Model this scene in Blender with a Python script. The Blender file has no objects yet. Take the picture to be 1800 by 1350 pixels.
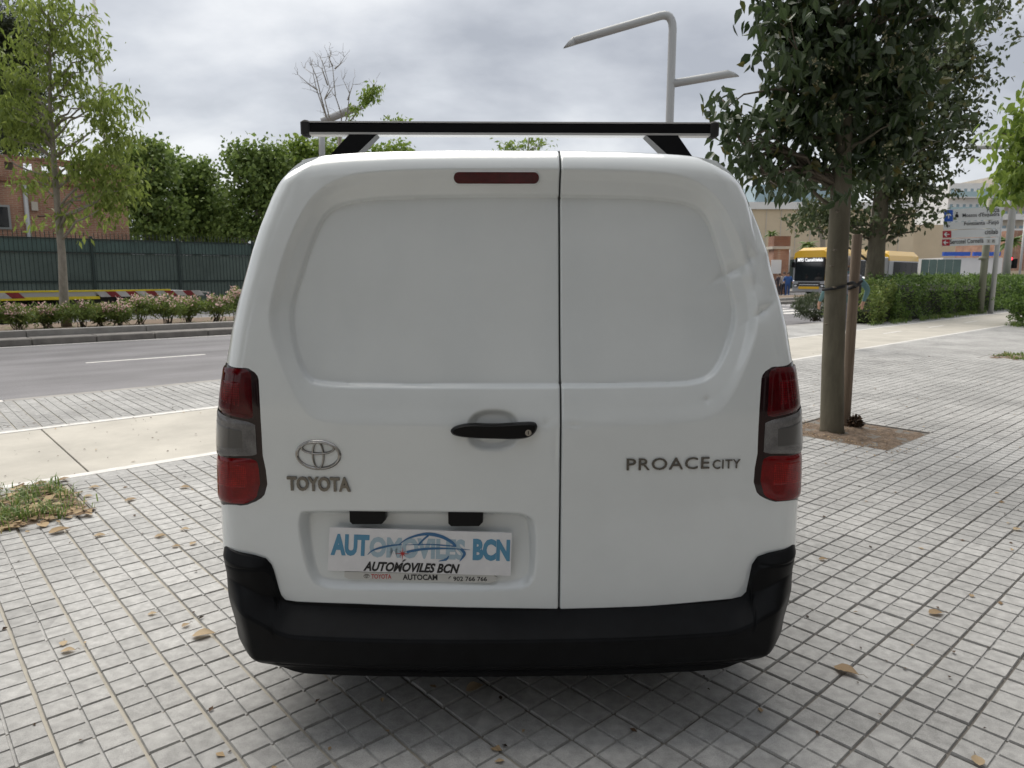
import bpy, math, random
import numpy as np
from mathutils import Vector, Matrix
random.seed(11)
rng = np.random.default_rng(11)
scene = bpy.context.scene
COL = scene.collection
R = math.radians

# ------------------------------------------------------------------ camera
F_PX, HORIZON, CAM_H = 1248.0, 484.0, 1.42
PITCH = math.atan((675 - HORIZON) / F_PX)
cam = bpy.data.cameras.new('camera')
cam_o = bpy.data.objects.new('camera', cam)
COL.objects.link(cam_o)
cam_o.location = (0, 0, CAM_H)
cam_o.rotation_euler = (math.pi / 2 - PITCH, 0, 0)
cam.sensor_width = 36
cam.lens = 36 * F_PX / 1800
cam.clip_end = 3000
cam.dof.use_dof = True
cam.dof.focus_distance = 2.25
cam.dof.aperture_fstop = 9.0
scene.camera = cam_o

# ------------------------------------------------------------------ sky and sun
SUN_ELEV, SUN_AZ = R(56), R(-28)          # azimuth from +Y towards +X
world = bpy.data.worlds.new('World')
scene.world = world
world.use_nodes = True
wt = world.node_tree
wt.nodes.clear()
def wn(t, **k):
    n = wt.nodes.new(t)
    for a, b in k.items():
        setattr(n, a, b)
    return n
def wl(a, b): wt.links.new(a, b)
w_out = wn('ShaderNodeOutputWorld')
sky = wn('ShaderNodeTexSky', sky_type='NISHITA')
sky.sun_disc = False
sky.sun_elevation = SUN_ELEV
sky.sun_rotation = SUN_AZ
bg_sky = wn('ShaderNodeBackground'); bg_sky.inputs[1].default_value = 0.05
wl(sky.outputs[0], bg_sky.inputs[0])
tc = wn('ShaderNodeTexCoord')
sep = wn('ShaderNodeSeparateXYZ'); wl(tc.outputs['Generated'], sep.inputs[0])
zab = wn('ShaderNodeMath', operation='ABSOLUTE'); wl(sep.outputs[2], zab.inputs[0])
zad = wn('ShaderNodeMath', operation='ADD'); wl(zab.outputs[0], zad.inputs[0]); zad.inputs[1].default_value = 0.30
dvx = wn('ShaderNodeMath', operation='DIVIDE'); wl(sep.outputs[0], dvx.inputs[0]); wl(zad.outputs[0], dvx.inputs[1])
dvy = wn('ShaderNodeMath', operation='DIVIDE'); wl(sep.outputs[1], dvy.inputs[0]); wl(zad.outputs[0], dvy.inputs[1])
cmb = wn('ShaderNodeCombineXYZ'); wl(dvx.outputs[0], cmb.inputs[0]); wl(dvy.outputs[0], cmb.inputs[1])
n1 = wn('ShaderNodeTexNoise'); n1.inputs['Scale'].default_value = 1.25; n1.inputs['Detail'].default_value = 7
n1.inputs['Roughness'].default_value = 0.52; n1.inputs['Distortion'].default_value = 0.1
mp = wn('ShaderNodeMapping'); mp.inputs['Location'].default_value = (3.1, 7.4, 0.0); mp.inputs['Scale'].default_value = (1.0, 1.1, 1)
wl(cmb.outputs[0], mp.inputs[0]); wl(mp.outputs[0], n1.inputs['Vector'])
rmp = wn('ShaderNodeValToRGB')
e = rmp.color_ramp.elements
e[0].position = 0.345; e[0].color = (0.46, 0.485, 0.535, 1)
e[1].position = 0.60; e[1].color = (0.93, 0.945, 0.965, 1)
m_ = rmp.color_ramp.elements.new(0.48); m_.color = (0.68, 0.705, 0.75, 1)
wl(n1.outputs[0], rmp.inputs[0])
bg_cl = wn('ShaderNodeBackground'); bg_cl.inputs[1].default_value = 0.375
wl(rmp.outputs[0], bg_cl.inputs[0])
mixw = wn('ShaderNodeMixShader'); mixw.inputs[0].default_value = 0.93
wl(bg_sky.outputs[0], mixw.inputs[1]); wl(bg_cl.outputs[0], mixw.inputs[2])
wl(mixw.outputs[0], w_out.inputs[0])

sun = bpy.data.lights.new('sun', 'SUN')
sun.energy = 1.5
sun.angle = R(60)
sun.color = (1.0, 0.95, 0.87)
sun_o = bpy.data.objects.new('sun', sun)
COL.objects.link(sun_o)
sdir = Vector((math.sin(SUN_AZ) * math.cos(SUN_ELEV), math.cos(SUN_AZ) * math.cos(SUN_ELEV), math.sin(SUN_ELEV)))
sun_o.rotation_euler = sdir.to_track_quat('Z', 'Y').to_euler()
sun_o.location = sdir * 60
scene.view_settings.view_transform = 'Standard'
scene.view_settings.look = 'None'
scene.view_settings.gamma = 1
scene.view_settings.exposure = 1.42
scene.render.engine = 'CYCLES'

# ------------------------------------------------------------------ coordinates
TH = R(41.8)
CT, ST = math.cos(TH), math.sin(TH)
def S(u, v, z=0.0):                       # street frame (u along the street, v across it) to world
    return (u * CT - v * ST, u * ST + v * CT, z)
def UV(x, y): return (x * CT + y * ST, -x * ST + y * CT)
def ray(px, py):
    dx, dz = (px - 900) / F_PX, -(py - 675) / F_PX
    return (dx, math.cos(PITCH) + dz * math.sin(PITCH), -math.sin(PITCH) + dz * math.cos(PITCH))
def pt(px, py, Y):                        # the point at forward distance Y seen at a pixel
    a, b, c = ray(px, py); t = Y / b
    return Vector((a * t, Y, CAM_H + c * t))
def gnd(px, py, z=0.0):
    a, b, c = ray(px, py); t = (z - CAM_H) / c
    return Vector((a * t, b * t, z))
def atv(px, py, v):                       # the point of the vertical plane v = const seen at a pixel
    a, b, c = ray(px, py); t = v / (-a * ST + b * CT)
    return Vector((a * t, b * t, CAM_H + c * t))
def proj(P):
    x, y, z = P[0], P[1], P[2] - CAM_H
    d = y * math.cos(PITCH) - z * math.sin(PITCH)
    h = y * math.sin(PITCH) + z * math.cos(PITCH)
    return (900 + F_PX * x / d, 675 - F_PX * h / d, d) if d > 0.05 else (-9999, -9999, d)

# ------------------------------------------------------------------ object helpers
def tag(o, label=None, cat=None, group=None, kind=None):
    if label: o['label'] = label
    if cat: o['category'] = cat
    if group: o['group'] = group
    if kind: o['kind'] = kind
    return o
def empty(name, loc=(0, 0, 0), rz=0.0):
    o = bpy.data.objects.new(name, None); COL.objects.link(o)
    o.location = loc; o.rotation_euler = (0, 0, rz); o.empty_display_size = 0.1
    return o
def link(name, me, mat, parent=None, kind=None):
    o = bpy.data.objects.new(name, me); COL.objects.link(o)
    if mat and not me.materials: me.materials.append(mat)
    if parent is not None:
        o.parent = parent
    if kind: o['kind'] = kind
    return o
def mesh(name, vs, fs, mat, parent=None, smooth=False, kind=None, world=False):
    me = bpy.data.meshes.new(name)
    if world and parent is not None:
        mw, p = Matrix.Identity(4), parent
        while p is not None:
            mw = Matrix.Translation(p.location) @ p.rotation_euler.to_matrix().to_4x4() @ mw; p = p.parent
        inv = mw.inverted()
        vs = [inv @ Vector(v) for v in vs]
    me.from_pydata([tuple(v) for v in vs], [], fs)
    if smooth: me.polygons.foreach_set('use_smooth', [True] * len(me.polygons))
    me.update()
    return link(name, me, mat, parent, kind)
def fast_mesh(name, V, Fc, mat, parent=None, smooth=False, rnd=None, kind=None):
    V = np.asarray(V, dtype=np.float32); Fc = np.asarray(Fc, dtype=np.int32)
    me = bpy.data.meshes.new(name)
    n, k = Fc.shape
    me.vertices.add(len(V)); me.vertices.foreach_set('co', V.ravel())
    me.loops.add(n * k); me.loops.foreach_set('vertex_index', Fc.ravel())
    me.polygons.add(n); me.polygons.foreach_set('loop_start', np.arange(n, dtype=np.int32) * k)
    me.polygons.foreach_set('use_smooth', np.full(n, bool(smooth)))
    if rnd is not None:
        a = me.attributes.new('rnd', 'FLOAT', 'POINT'); a.data.foreach_set('value', np.asarray(rnd, dtype=np.float32))
    me.update(calc_edges=True); me.validate()
    return link(name, me, mat, parent, kind)
class MB:
    def __init__(s): s.v = []; s.f = []
    def add(s, vs, fs):
        k = len(s.v); s.v += [tuple(v) for v in vs]; s.f += [tuple(i + k for i in f) for f in fs]; return s
    def quad(s, a, b, c, d): return s.add([a, b, c, d], [(0, 1, 2, 3)])
    def hexa(s, p):                       # 8 corners: bottom 4 ccw, top 4 ccw
        return s.add(p, [(3, 2, 1, 0), (4, 5, 6, 7), (0, 1, 5, 4), (1, 2, 6, 5), (2, 3, 7, 6), (3, 0, 4, 7)])
    def box(s, x0, x1, y0, y1, z0, z1, T=None):
        p = [(x0, y0, z0), (x1, y0, z0), (x1, y1, z0), (x0, y1, z0), (x0, y0, z1), (x1, y0, z1), (x1, y1, z1), (x0, y1, z1)]
        if T: p = [T(*q) for q in p]
        return s.hexa(p)
    def bbox(s, x0, x1, y0, y1, z0, z1, c=0.01, T=None):   # box with chamfered vertical and top edges
        rings = []
        for z, k in ((z0, c), (z0 + c, 0), (z1 - c, 0), (z1, c)):
            a0, a1, b0, b1 = x0 + k, x1 - k, y0 + k, y1 - k
            rings.append([(a0 + c, b0, z), (a1 - c, b0, z), (a1, b0 + c, z), (a1, b1 - c, z), (a1 - c, b1, z), (a0 + c, b1, z), (a0, b1 - c, z), (a0, b0 + c, z)])
        if T: rings = [[T(*q) for q in r] for r in rings]
        return s.loft(rings, True, True)
    def loft(s, rings, cap0=False, cap1=False, closed=True):
        k = len(s.v); n = len(rings[0])
        for r in rings: s.v += [tuple(p) for p in r]
        m = n if closed else n - 1
        for i in range(len(rings) - 1):
            for j in range(m):
                a, b = k + i * n + j, k + i * n + (j + 1) % n
                s.f.append((a, b, b + n, a + n))
        if cap0: s.f.append(tuple(k + j for j in range(n))[::-1])
        if cap1: s.f.append(tuple(k + (len(rings) - 1) * n + j for j in range(n)))
        return s
    def tube(s, pts, radii, n=8, caps=True):
        pts = [Vector(p) for p in pts]
        if not hasattr(radii, '__len__'): radii = [radii] * len(pts)
        rings = []; up = None
        for i, p in enumerate(pts):
            d = (pts[min(i + 1, len(pts) - 1)] - pts[max(i - 1, 0)]).normalized()
            if up is None: up = Vector((1, 0, 0)) if abs(d.x) < 0.8 else Vector((0, 1, 0))
            a = (up - d * up.dot(d)).normalized(); b = d.cross(a); up = a
            rings.append([p + (a * math.cos(2 * math.pi * j / n) + b * math.sin(2 * math.pi * j / n)) * radii[i] for j in range(n)])
        return s.loft(rings, caps, caps)
    def build(s, name, mat, parent=None, smooth=False, kind=None, world=False):
        return mesh(name, s.v, s.f, mat, parent, smooth, kind, world)
def SB(u0, u1, v0, v1, z0, z1): return MB().box(u0, u1, v0, v1, z0, z1, S)
def smooth_by_angle(o, ang=35):
    try:
        o.data.set_sharp_from_angle(angle=R(ang))
        o.data.polygons.foreach_set('use_smooth', [True] * len(o.data.polygons))
    except Exception: pass
    return o

# ------------------------------------------------------------------ materials
MATS = {}
def mat(name, col, rough=0.6, metal=0.0, var=0.0, vscale=4.0, bump=0.0, bscale=40.0, coat=0.0, spec=0.5, emit=None, trans=0.0, col2=None, detail=5):
    if name in MATS: return MATS[name]
    m = bpy.data.materials.new(name); m.use_nodes = True; MATS[name] = m
    nt = m.node_tree; b = nt.nodes['Principled BSDF']
    b.inputs['Base Color'].default_value = (*col, 1); b.inputs['Roughness'].default_value = rough
    b.inputs['Metallic'].default_value = metal; b.inputs['Coat Weight'].default_value = coat
    b.inputs['Coat Roughness'].default_value = 0.06
    b.inputs['Specular IOR Level'].default_value = spec
    b.inputs['Transmission Weight'].default_value = trans
    if emit: b.inputs['Emission Color'].default_value = (*emit[0], 1); b.inputs['Emission Strength'].default_value = emit[1]
    geo = None
    def pos():
        nonlocal geo
        if geo is None: geo = nt.nodes.new('ShaderNodeNewGeometry')
        return geo.outputs['Position']
    if var or col2:
        n = nt.nodes.new('ShaderNodeTexNoise'); n.inputs['Scale'].default_value = vscale; n.inputs['Detail'].default_value = detail
        n.inputs['Roughness'].default_value = 0.65
        nt.links.new(pos(), n.inputs['Vector'])
        r = nt.nodes.new('ShaderNodeValToRGB')
        c2 = col2 if col2 else tuple(c * (1 + var) for c in col)
        c1 = col if col2 else tuple(c * (1 - var) for c in col)
        r.color_ramp.elements[0].color = (*c1, 1); r.color_ramp.elements[0].position = 0.33
        r.color_ramp.elements[1].color = (*c2, 1); r.color_ramp.elements[1].position = 0.67
        nt.links.new(n.outputs[0], r.inputs[0]); nt.links.new(r.outputs[0], b.inputs['Base Color'])
    if bump:
        n = nt.nodes.new('ShaderNodeTexNoise'); n.inputs['Scale'].default_value = bscale; n.inputs['Detail'].default_value = 4
        nt.links.new(pos(), n.inputs['Vector'])
        bp = nt.nodes.new('ShaderNodeBump'); bp.inputs['Strength'].default_value = bump; bp.inputs['Distance'].default_value = 0.02
        nt.links.new(n.outputs[0], bp.inputs['Height']); nt.links.new(bp.outputs[0], b.inputs['Normal'])
    return m
def leaf_mat(name, c1, c2, c3=None, rough=0.5, transl=0.35, spec=0.4):
    m = bpy.data.materials.new(name); m.use_nodes = True; MATS[name] = m
    nt = m.node_tree; b = nt.nodes['Principled BSDF']; out = nt.nodes['Material Output']
    a = nt.nodes.new('ShaderNodeAttribute'); a.attribute_name = 'rnd'
    oi = nt.nodes.new('ShaderNodeObjectInfo')
    r = nt.nodes.new('ShaderNodeValToRGB')
    r.color_ramp.elements[0].color = (*c1, 1); r.color_ramp.elements[1].color = (*c2, 1)
    r.color_ramp.elements[1].position = 0.85
    if c3:
        r.color_ramp.elements[1].position = 0.93; q = r.color_ramp.elements.new(1.0); q.color = (*c3, 1)
    nt.links.new(a.outputs['Fac'], r.inputs[0]); nt.links.new(r.outputs[0], b.inputs['Base Color'])
    b.inputs['Roughness'].default_value = rough; b.inputs['Specular IOR Level'].default_value = spec
    t = nt.nodes.new('ShaderNodeBsdfTranslucent'); nt.links.new(r.outputs[0], t.inputs[0])
    mx = nt.nodes.new('ShaderNodeMixShader'); mx.inputs[0].default_value = transl
    nt.links.new(b.outputs[0], mx.inputs[1]); nt.links.new(t.outputs[0], mx.inputs[2]); nt.links.new(mx.outputs[0], out.inputs[0])
    return m

def paving_mat(name, lines):
    """grey cement tiles: tone per tile, stains, grain; with joints drawn where tiles are too far to model"""
    m = bpy.data.materials.new(name); m.use_nodes = True; MATS[name] = m
    nt = m.node_tree; N = nt.nodes; L = nt.links; b = N['Principled BSDF']
    g = N.new('ShaderNodeNewGeometry')
    rot = N.new('ShaderNodeVectorRotate'); rot.rotation_type = 'Z_AXIS'; rot.inputs['Angle'].default_value = -TH
    L.new(g.outputs['Position'], rot.inputs['Vector'])
    off = N.new('ShaderNodeVectorMath'); off.operation = 'SUBTRACT'; off.inputs[1].default_value = (TU, TV, 0); L.new(rot.outputs[0], off.inputs[0])
    fl = N.new('ShaderNodeVectorMath'); fl.operation = 'SNAP'; fl.inputs[1].default_value = (0.2, 0.2, 50)
    L.new(off.outputs[0], fl.inputs[0])
    wnz = N.new('ShaderNodeTexWhiteNoise'); L.new(fl.outputs[0], wnz.inputs['Vector'])
    r1 = N.new('ShaderNodeMapRange'); r1.inputs[3].default_value = 0.88; r1.inputs[4].default_value = 1.06; L.new(wnz.outputs[0], r1.inputs[0])
    def noise(sc, d, lo, hi, a=0.35, c=0.7):
        n = N.new('ShaderNodeTexNoise'); n.inputs['Scale'].default_value = sc; n.inputs['Detail'].default_value = d; L.new(g.outputs['Position'], n.inputs['Vector'])
        q = N.new('ShaderNodeMapRange'); q.inputs[1].default_value = a; q.inputs[2].default_value = c; q.inputs[3].default_value = lo; q.inputs[4].default_value = hi
        L.new(n.outputs[0], q.inputs[0]); return q.outputs[0], n
    a1, _ = noise(0.8, 8, 0.80, 1.10); a2, _ = noise(26, 6, 0.82, 1.12); a3, gn = noise(420, 2, 0.8, 1.15)
    def mul(p, q):
        k = N.new('ShaderNodeMath'); k.operation = 'MULTIPLY'; L.new(p, k.inputs[0]); L.new(q, k.inputs[1]); return k.outputs[0]
    f = mul(mul(r1.outputs[0], a1), mul(a2, a3))
    if lines:
        sp = N.new('ShaderNodeSeparateXYZ'); L.new(off.outputs[0], sp.inputs[0])
        ds = []
        for i in (0, 1):
            w = N.new('ShaderNodeMath'); w.operation = 'PINGPONG'; w.inputs[1].default_value = 0.05; L.new(sp.outputs[i], w.inputs[0])
            q = N.new('ShaderNodeMapRange'); q.inputs[1].default_value = 0.001; q.inputs[2].default_value = 0.006; q.inputs[3].default_value = 0.55; q.inputs[4].default_value = 1.0
            L.new(w.outputs[0], q.inputs[0]); ds.append(q.outputs[0])
        f = mul(f, mul(ds[0], ds[1]))
    mx = N.new('ShaderNodeVectorMath'); mx.operation = 'SCALE'; mx.inputs[0].default_value = PAVE_COL; L.new(f, mx.inputs['Scale'])
    L.new(mx.outputs[0], b.inputs['Base Color'])
    b.inputs['Roughness'].default_value = 0.8; b.inputs['Specular IOR Level'].default_value = 0.3
    bp = N.new('ShaderNodeBump'); bp.inputs['Strength'].default_value = 0.25; bp.inputs['Distance'].default_value = 0.004
    L.new(gn.outputs[0], bp.inputs['Height']); L.new(bp.outputs[0], b.inputs['Normal'])
    return m
PAVE_COL = (0.435, 0.43, 0.418)
TU = UV(*gnd(258.9, 1324.4).xy)[0] % 0.2
TV = UV(*gnd(0, 1190).xy)[1] % 0.2
paving_mat('paving', False)
paving_mat('paving_far', True)
# joint filling: pale sand swept in towards the left, dark dirt towards the right
def joint_mat():
    m = mat('joint', (0.2, 0.18, 0.15), 0.9)
    nt = m.node_tree; N = nt.nodes; L = nt.links; b = N['Principled BSDF']
    g = N.new('ShaderNodeNewGeometry')
    sp = N.new('ShaderNodeSeparateXYZ'); L.new(g.outputs['Position'], sp.inputs[0])
    n = N.new('ShaderNodeTexNoise'); n.inputs['Scale'].default_value = 2.5; n.inputs['Detail'].default_value = 8; n.inputs['Roughness'].default_value = 0.75
    L.new(g.outputs['Position'], n.inputs['Vector'])
    k = N.new('ShaderNodeMapRange'); k.inputs[1].default_value = 1.3; k.inputs[2].default_value = -1.2; k.inputs[3].default_value = -0.28; k.inputs[4].default_value = 0.22
    L.new(sp.outputs[0], k.inputs[0])
    ad = N.new('ShaderNodeMath'); ad.operation = 'ADD'; L.new(k.outputs[0], ad.inputs[0]); L.new(n.outputs[0], ad.inputs[1])
    r = N.new('ShaderNodeValToRGB'); r.color_ramp.elements[0].position = 0.36; r.color_ramp.elements[0].color = (0.15, 0.138, 0.122, 1)
    r.color_ramp.elements[1].position = 0.68; r.color_ramp.elements[1].color = (0.36, 0.335, 0.285, 1)
    L.new(ad.outputs[0], r.inputs[0]); L.new(r.outputs[0], b.inputs['Base Color'])
joint_mat()
def wood_stripe(name, c1, c2, scale, rough):
    m = mat(name, c1, rough)
    nt = m.node_tree; N = nt.nodes; L = nt.links; b = N['Principled BSDF']
    g = N.new('ShaderNodeNewGeometry'); mpn = N.new('ShaderNodeMapping'); mpn.inputs['Scale'].default_value = scale
    L.new(g.outputs['Position'], mpn.inputs[0])
    n = N.new('ShaderNodeTexNoise'); n.inputs['Scale'].default_value = 1.0; n.inputs['Detail'].default_value = 7; n.inputs['Roughness'].default_value = 0.7
    L.new(mpn.outputs[0], n.inputs['Vector'])
    r = N.new('ShaderNodeValToRGB'); r.color_ramp.elements[0].color = (*c1, 1); r.color_ramp.elements[1].color = (*c2, 1)
    r.color_ramp.elements[0].position = 0.35; r.color_ramp.elements[1].position = 0.7
    L.new(n.outputs[0], r.inputs[0]); L.new(r.outputs[0], b.inputs['Base Color'])
    bp = N.new('ShaderNodeBump'); bp.inputs['Strength'].default_value = 0.4; bp.inputs['Distance'].default_value = 0.01
    L.new(n.outputs[0], bp.inputs['Height']); L.new(bp.outputs[0], b.inputs['Normal'])
    return m
def brick_mat(name, c1, c2, mortar, scale):
    m = mat(name, c1, 0.85)
    nt = m.node_tree; N = nt.nodes; L = nt.links; b = N['Principled BSDF']
    g = N.new('ShaderNodeNewGeometry')
    rot = N.new('ShaderNodeVectorRotate'); rot.rotation_type = 'Z_AXIS'; rot.inputs['Angle'].default_value = -TH
    L.new(g.outputs['Position'], rot.inputs['Vector'])
    sp = N.new('ShaderNodeSeparateXYZ'); L.new(rot.outputs[0], sp.inputs[0])
    su = N.new('ShaderNodeMath'); su.operation = 'ADD'; L.new(sp.outputs[0], su.inputs[0]); L.new(sp.outputs[1], su.inputs[1])
    cb = N.new('ShaderNodeCombineXYZ'); L.new(su.outputs[0], cb.inputs[0]); L.new(sp.outputs[2], cb.inputs[1])
    br = N.new('ShaderNodeTexBrick'); br.inputs['Scale'].default_value = scale
    br.inputs['Color1'].default_value = (*c1, 1); br.inputs['Color2'].default_value = (*c2, 1); br.inputs['Mortar'].default_value = (*mortar, 1)
    br.inputs['Mortar Size'].default_value = 0.02; br.inputs['Brick Width'].default_value = 0.6; br.inputs['Row Height'].default_value = 0.16
    L.new(cb.outputs[0], br.inputs['Vector'])
    n = N.new('ShaderNodeTexNoise'); n.inputs['Scale'].default_value = 0.9; n.inputs['Detail'].default_value = 6; L.new(g.outputs['Position'], n.inputs['Vector'])
    q = N.new('ShaderNodeMapRange'); q.inputs[1].default_value = 0.3; q.inputs[2].default_value = 0.7; q.inputs[3].default_value = 0.7; q.inputs[4].default_value = 1.25; L.new(n.outputs[0], q.inputs[0])
    sc = N.new('ShaderNodeVectorMath'); sc.operation = 'SCALE'; L.new(br.outputs[0], sc.inputs[0]); L.new(q.outputs[0], sc.inputs['Scale'])
    L.new(sc.outputs[0], b.inputs['Base Color'])
    return m
M = MATS
def road_mat():
    m = mat('asphalt', (0.165, 0.16, 0.168), 0.85)
    nt = m.node_tree; N = nt.nodes; L = nt.links; b = N['Principled BSDF']
    g = N.new('ShaderNodeNewGeometry'); rot = N.new('ShaderNodeVectorRotate'); rot.rotation_type = 'Z_AXIS'; rot.inputs['Angle'].default_value = -TH
    L.new(g.outputs['Position'], rot.inputs['Vector'])
    def nz(scale, vec, det, lo, hi):
        mp_ = N.new('ShaderNodeMapping'); mp_.inputs['Scale'].default_value = vec; L.new(rot.outputs[0], mp_.inputs[0])
        n = N.new('ShaderNodeTexNoise'); n.inputs['Scale'].default_value = scale; n.inputs['Detail'].default_value = det; L.new(mp_.outputs[0], n.inputs['Vector'])
        q = N.new('ShaderNodeMapRange'); q.inputs[1].default_value = 0.3; q.inputs[2].default_value = 0.7; q.inputs[3].default_value = lo; q.inputs[4].default_value = hi; L.new(n.outputs[0], q.inputs[0]); return q.outputs[0], n
    a, _ = nz(1.0, (0.06, 1.6, 1), 5, 0.78, 1.15); c, _ = nz(1.0, (0.8, 0.8, 1), 8, 0.82, 1.15); d, gn = nz(90, (1, 1, 1), 3, 0.55, 1.5)
    k = N.new('ShaderNodeMath'); k.operation = 'MULTIPLY'; L.new(a, k.inputs[0]); L.new(c, k.inputs[1])
    k2 = N.new('ShaderNodeMath'); k2.operation = 'MULTIPLY'; L.new(k.outputs[0], k2.inputs[0]); L.new(d, k2.inputs[1])
    sc = N.new('ShaderNodeVectorMath'); sc.operation = 'SCALE'; sc.inputs[0].default_value = (0.168, 0.163, 0.170); L.new(k2.outputs[0], sc.inputs['Scale']); L.new(sc.outputs[0], b.inputs['Base Color'])
    bp = N.new('ShaderNodeBump'); bp.inputs['Strength'].default_value = 0.5; bp.inputs['Distance'].default_value = 0.01; L.new(gn.outputs[0], bp.inputs['Height']); L.new(bp.outputs[0], b.inputs['Normal'])
road_mat()
mat('sand_soil', (0.16, 0.115, 0.08), 0.95, var=0.45, vscale=14, bump=0.8, bscale=60)
mat('bike_concrete', (0.435, 0.41, 0.36), 0.85, var=0.13, vscale=1.5, bump=0.15, bscale=120, detail=9)
mat('road_paint', (0.60, 0.585, 0.555), 0.7, var=0.12, vscale=9)
mat('kerb_stone', (0.30, 0.285, 0.265), 0.85, var=0.2, vscale=2.5, bump=0.3, bscale=60)
mat('kerb_dark', (0.17, 0.158, 0.145), 0.85, var=0.25, vscale=3, bump=0.3, bscale=60)
mat('van_white', (0.70, 0.735, 0.745), 0.24, coat=1.0, var=0.035, vscale=2.2, detail=9)
mat('van_white2', (0.70, 0.735, 0.745), 0.4, coat=0.7)
mat('bumper_plastic', (0.0032, 0.0036, 0.0045), 0.42, var=0.4, vscale=12, bump=0.06, bscale=500, spec=0.14)
mat('black_plastic', (0.0035, 0.0036, 0.0045), 0.34, spec=0.18)
mat('black_gloss', (0.006, 0.006, 0.007), 0.12, coat=0.6)
mat('rubber', (0.013, 0.013, 0.014), 0.8)
mat('dark_gap', (0.006, 0.006, 0.006), 0.9)
mat('seal_grey', (0.05, 0.052, 0.052), 0.8)
mat('chevron_red', (0.20, 0.02, 0.025), 0.6, var=0.3, vscale=4)
mat('chevron_white', (0.42, 0.41, 0.40), 0.6, var=0.2, vscale=4)
mat('chrome', (0.34, 0.33, 0.315), 0.12, metal=1.0)
mat('dark_chrome', (0.155, 0.148, 0.138), 0.2, metal=1.0)
mat('aluminium', (0.62, 0.62, 0.62), 0.38, metal=0.9)
mat('glass_dark', (0.012, 0.015, 0.018), 0.05, spec=0.8, coat=0.5)
mat('steel_grey', (0.33, 0.335, 0.33), 0.42, metal=0.5)
mat('pole_grey', (0.40, 0.405, 0.40), 0.5, metal=0.2)
mat('sign_white', (0.72, 0.74, 0.76), 0.4)
mat('sign_blue', (0.02, 0.10, 0.50), 0.4)
mat('sign_red', (0.42, 0.02, 0.035), 0.4)
mat('ink_black', (0.012, 0.012, 0.014), 0.5)
mat('paper_white', (0.74, 0.74, 0.76), 0.35, var=0.04, vscale=20)
mat('print_blue', (0.085, 0.27, 0.43), 0.4)
mat('print_blue_pale', (0.36, 0.48, 0.56), 0.4)
mat('print_navy', (0.035, 0.14, 0.30), 0.4)
mat('print_red', (0.45, 0.03, 0.03), 0.4)
mat('strip_white', (0.55, 0.55, 0.53), 0.4)
mat('fence_green', (0.10, 0.155, 0.14), 0.6, var=0.15, vscale=0.8)
mat('fence_rail', (0.020, 0.036, 0.032), 0.5)
mat('mesh_cloth', (0.135, 0.175, 0.155), 0.85, var=0.22, vscale=0.5)
mat('bus_yellow', (0.72, 0.42, 0.025), 0.3, coat=0.5)
mat('truck_yellow', (0.66, 0.54, 0.03), 0.4, var=0.15, vscale=3)
mat('silver_paint', (0.42, 0.43, 0.45), 0.3, metal=0.4, coat=0.5)
mat('beige_wall', (0.58, 0.48, 0.34), 0.9, var=0.06, vscale=0.3)
mat('white_wall', (0.72, 0.71, 0.69), 0.8, var=0.05, vscale=0.5)
mat('pale_stone', (0.52, 0.47, 0.40), 0.85, var=0.08, vscale=0.6)
mat('facade_glass', (0.20, 0.29, 0.33), 0.12, spec=0.9)
mat('balcony_glass', (0.30, 0.43, 0.46), 0.15, spec=0.8)
mat('bus_glass', (0.014, 0.016, 0.018), 0.35, spec=0.15)
mat('dark_void', (0.03, 0.03, 0.033), 0.6)
brick_mat('brick', (0.36, 0.18, 0.115), (0.29, 0.135, 0.085), (0.40, 0.31, 0.24), 2.2)
brick_mat('brick_dark', (0.27, 0.11, 0.06), (0.21, 0.085, 0.05), (0.27, 0.2, 0.15), 2.2)
wood_stripe('bark_smooth', (0.085, 0.074, 0.050), (0.145, 0.128, 0.090), (9, 9, 2.2), 0.85)
wood_stripe('bark_pale', (0.22, 0.195, 0.16), (0.33, 0.30, 0.25), (12, 12, 5), 0.9)
wood_stripe('bark_dark', (0.09, 0.072, 0.052), (0.15, 0.125, 0.095), (14, 14, 3), 0.9)
wood_stripe('stake_wood', (0.155, 0.115, 0.082), (0.25, 0.19, 0.14), (40, 40, 1.6), 0.8)
leaf_mat('leaf_near', (0.022, 0.038, 0.015), (0.068, 0.104, 0.038), (0.13, 0.11, 0.03), 0.34, 0.3, 0.5)
leaf_mat('leaf_second', (0.042, 0.062, 0.026), (0.115, 0.145, 0.060), (0.16, 0.13, 0.04), 0.45, 0.3)
leaf_mat('leaf_bright', (0.11, 0.18, 0.03), (0.27, 0.36, 0.07), None, 0.5, 0.45)
leaf_mat('leaf_light', (0.13, 0.18, 0.035), (0.30, 0.37, 0.09), None, 0.5, 0.5)
leaf_mat('leaf_plane', (0.075, 0.125, 0.03), (0.235, 0.32, 0.085), None, 0.5, 0.4)
leaf_mat('leaf_pine', (0.018, 0.030, 0.012), (0.055, 0.072, 0.028), None, 0.6, 0.15)
leaf_mat('leaf_oleander', (0.10, 0.15, 0.035), (0.24, 0.31, 0.08), (0.26, 0.22, 0.07), 0.45, 0.35)
leaf_mat('leaf_hedge', (0.045, 0.088, 0.02), (0.165, 0.26, 0.055), None, 0.4, 0.35)
leaf_mat('leaf_dry', (0.34, 0.24, 0.14), (0.50, 0.39, 0.25), None, 0.7, 0.3)
leaf_mat('leaf_rosemary', (0.05, 0.07, 0.035), (0.12, 0.15, 0.075), None, 0.6, 0.25)
leaf_mat('leaf_palm', (0.07, 0.12, 0.03), (0.16, 0.22, 0.06), None, 0.5, 0.3)
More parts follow.
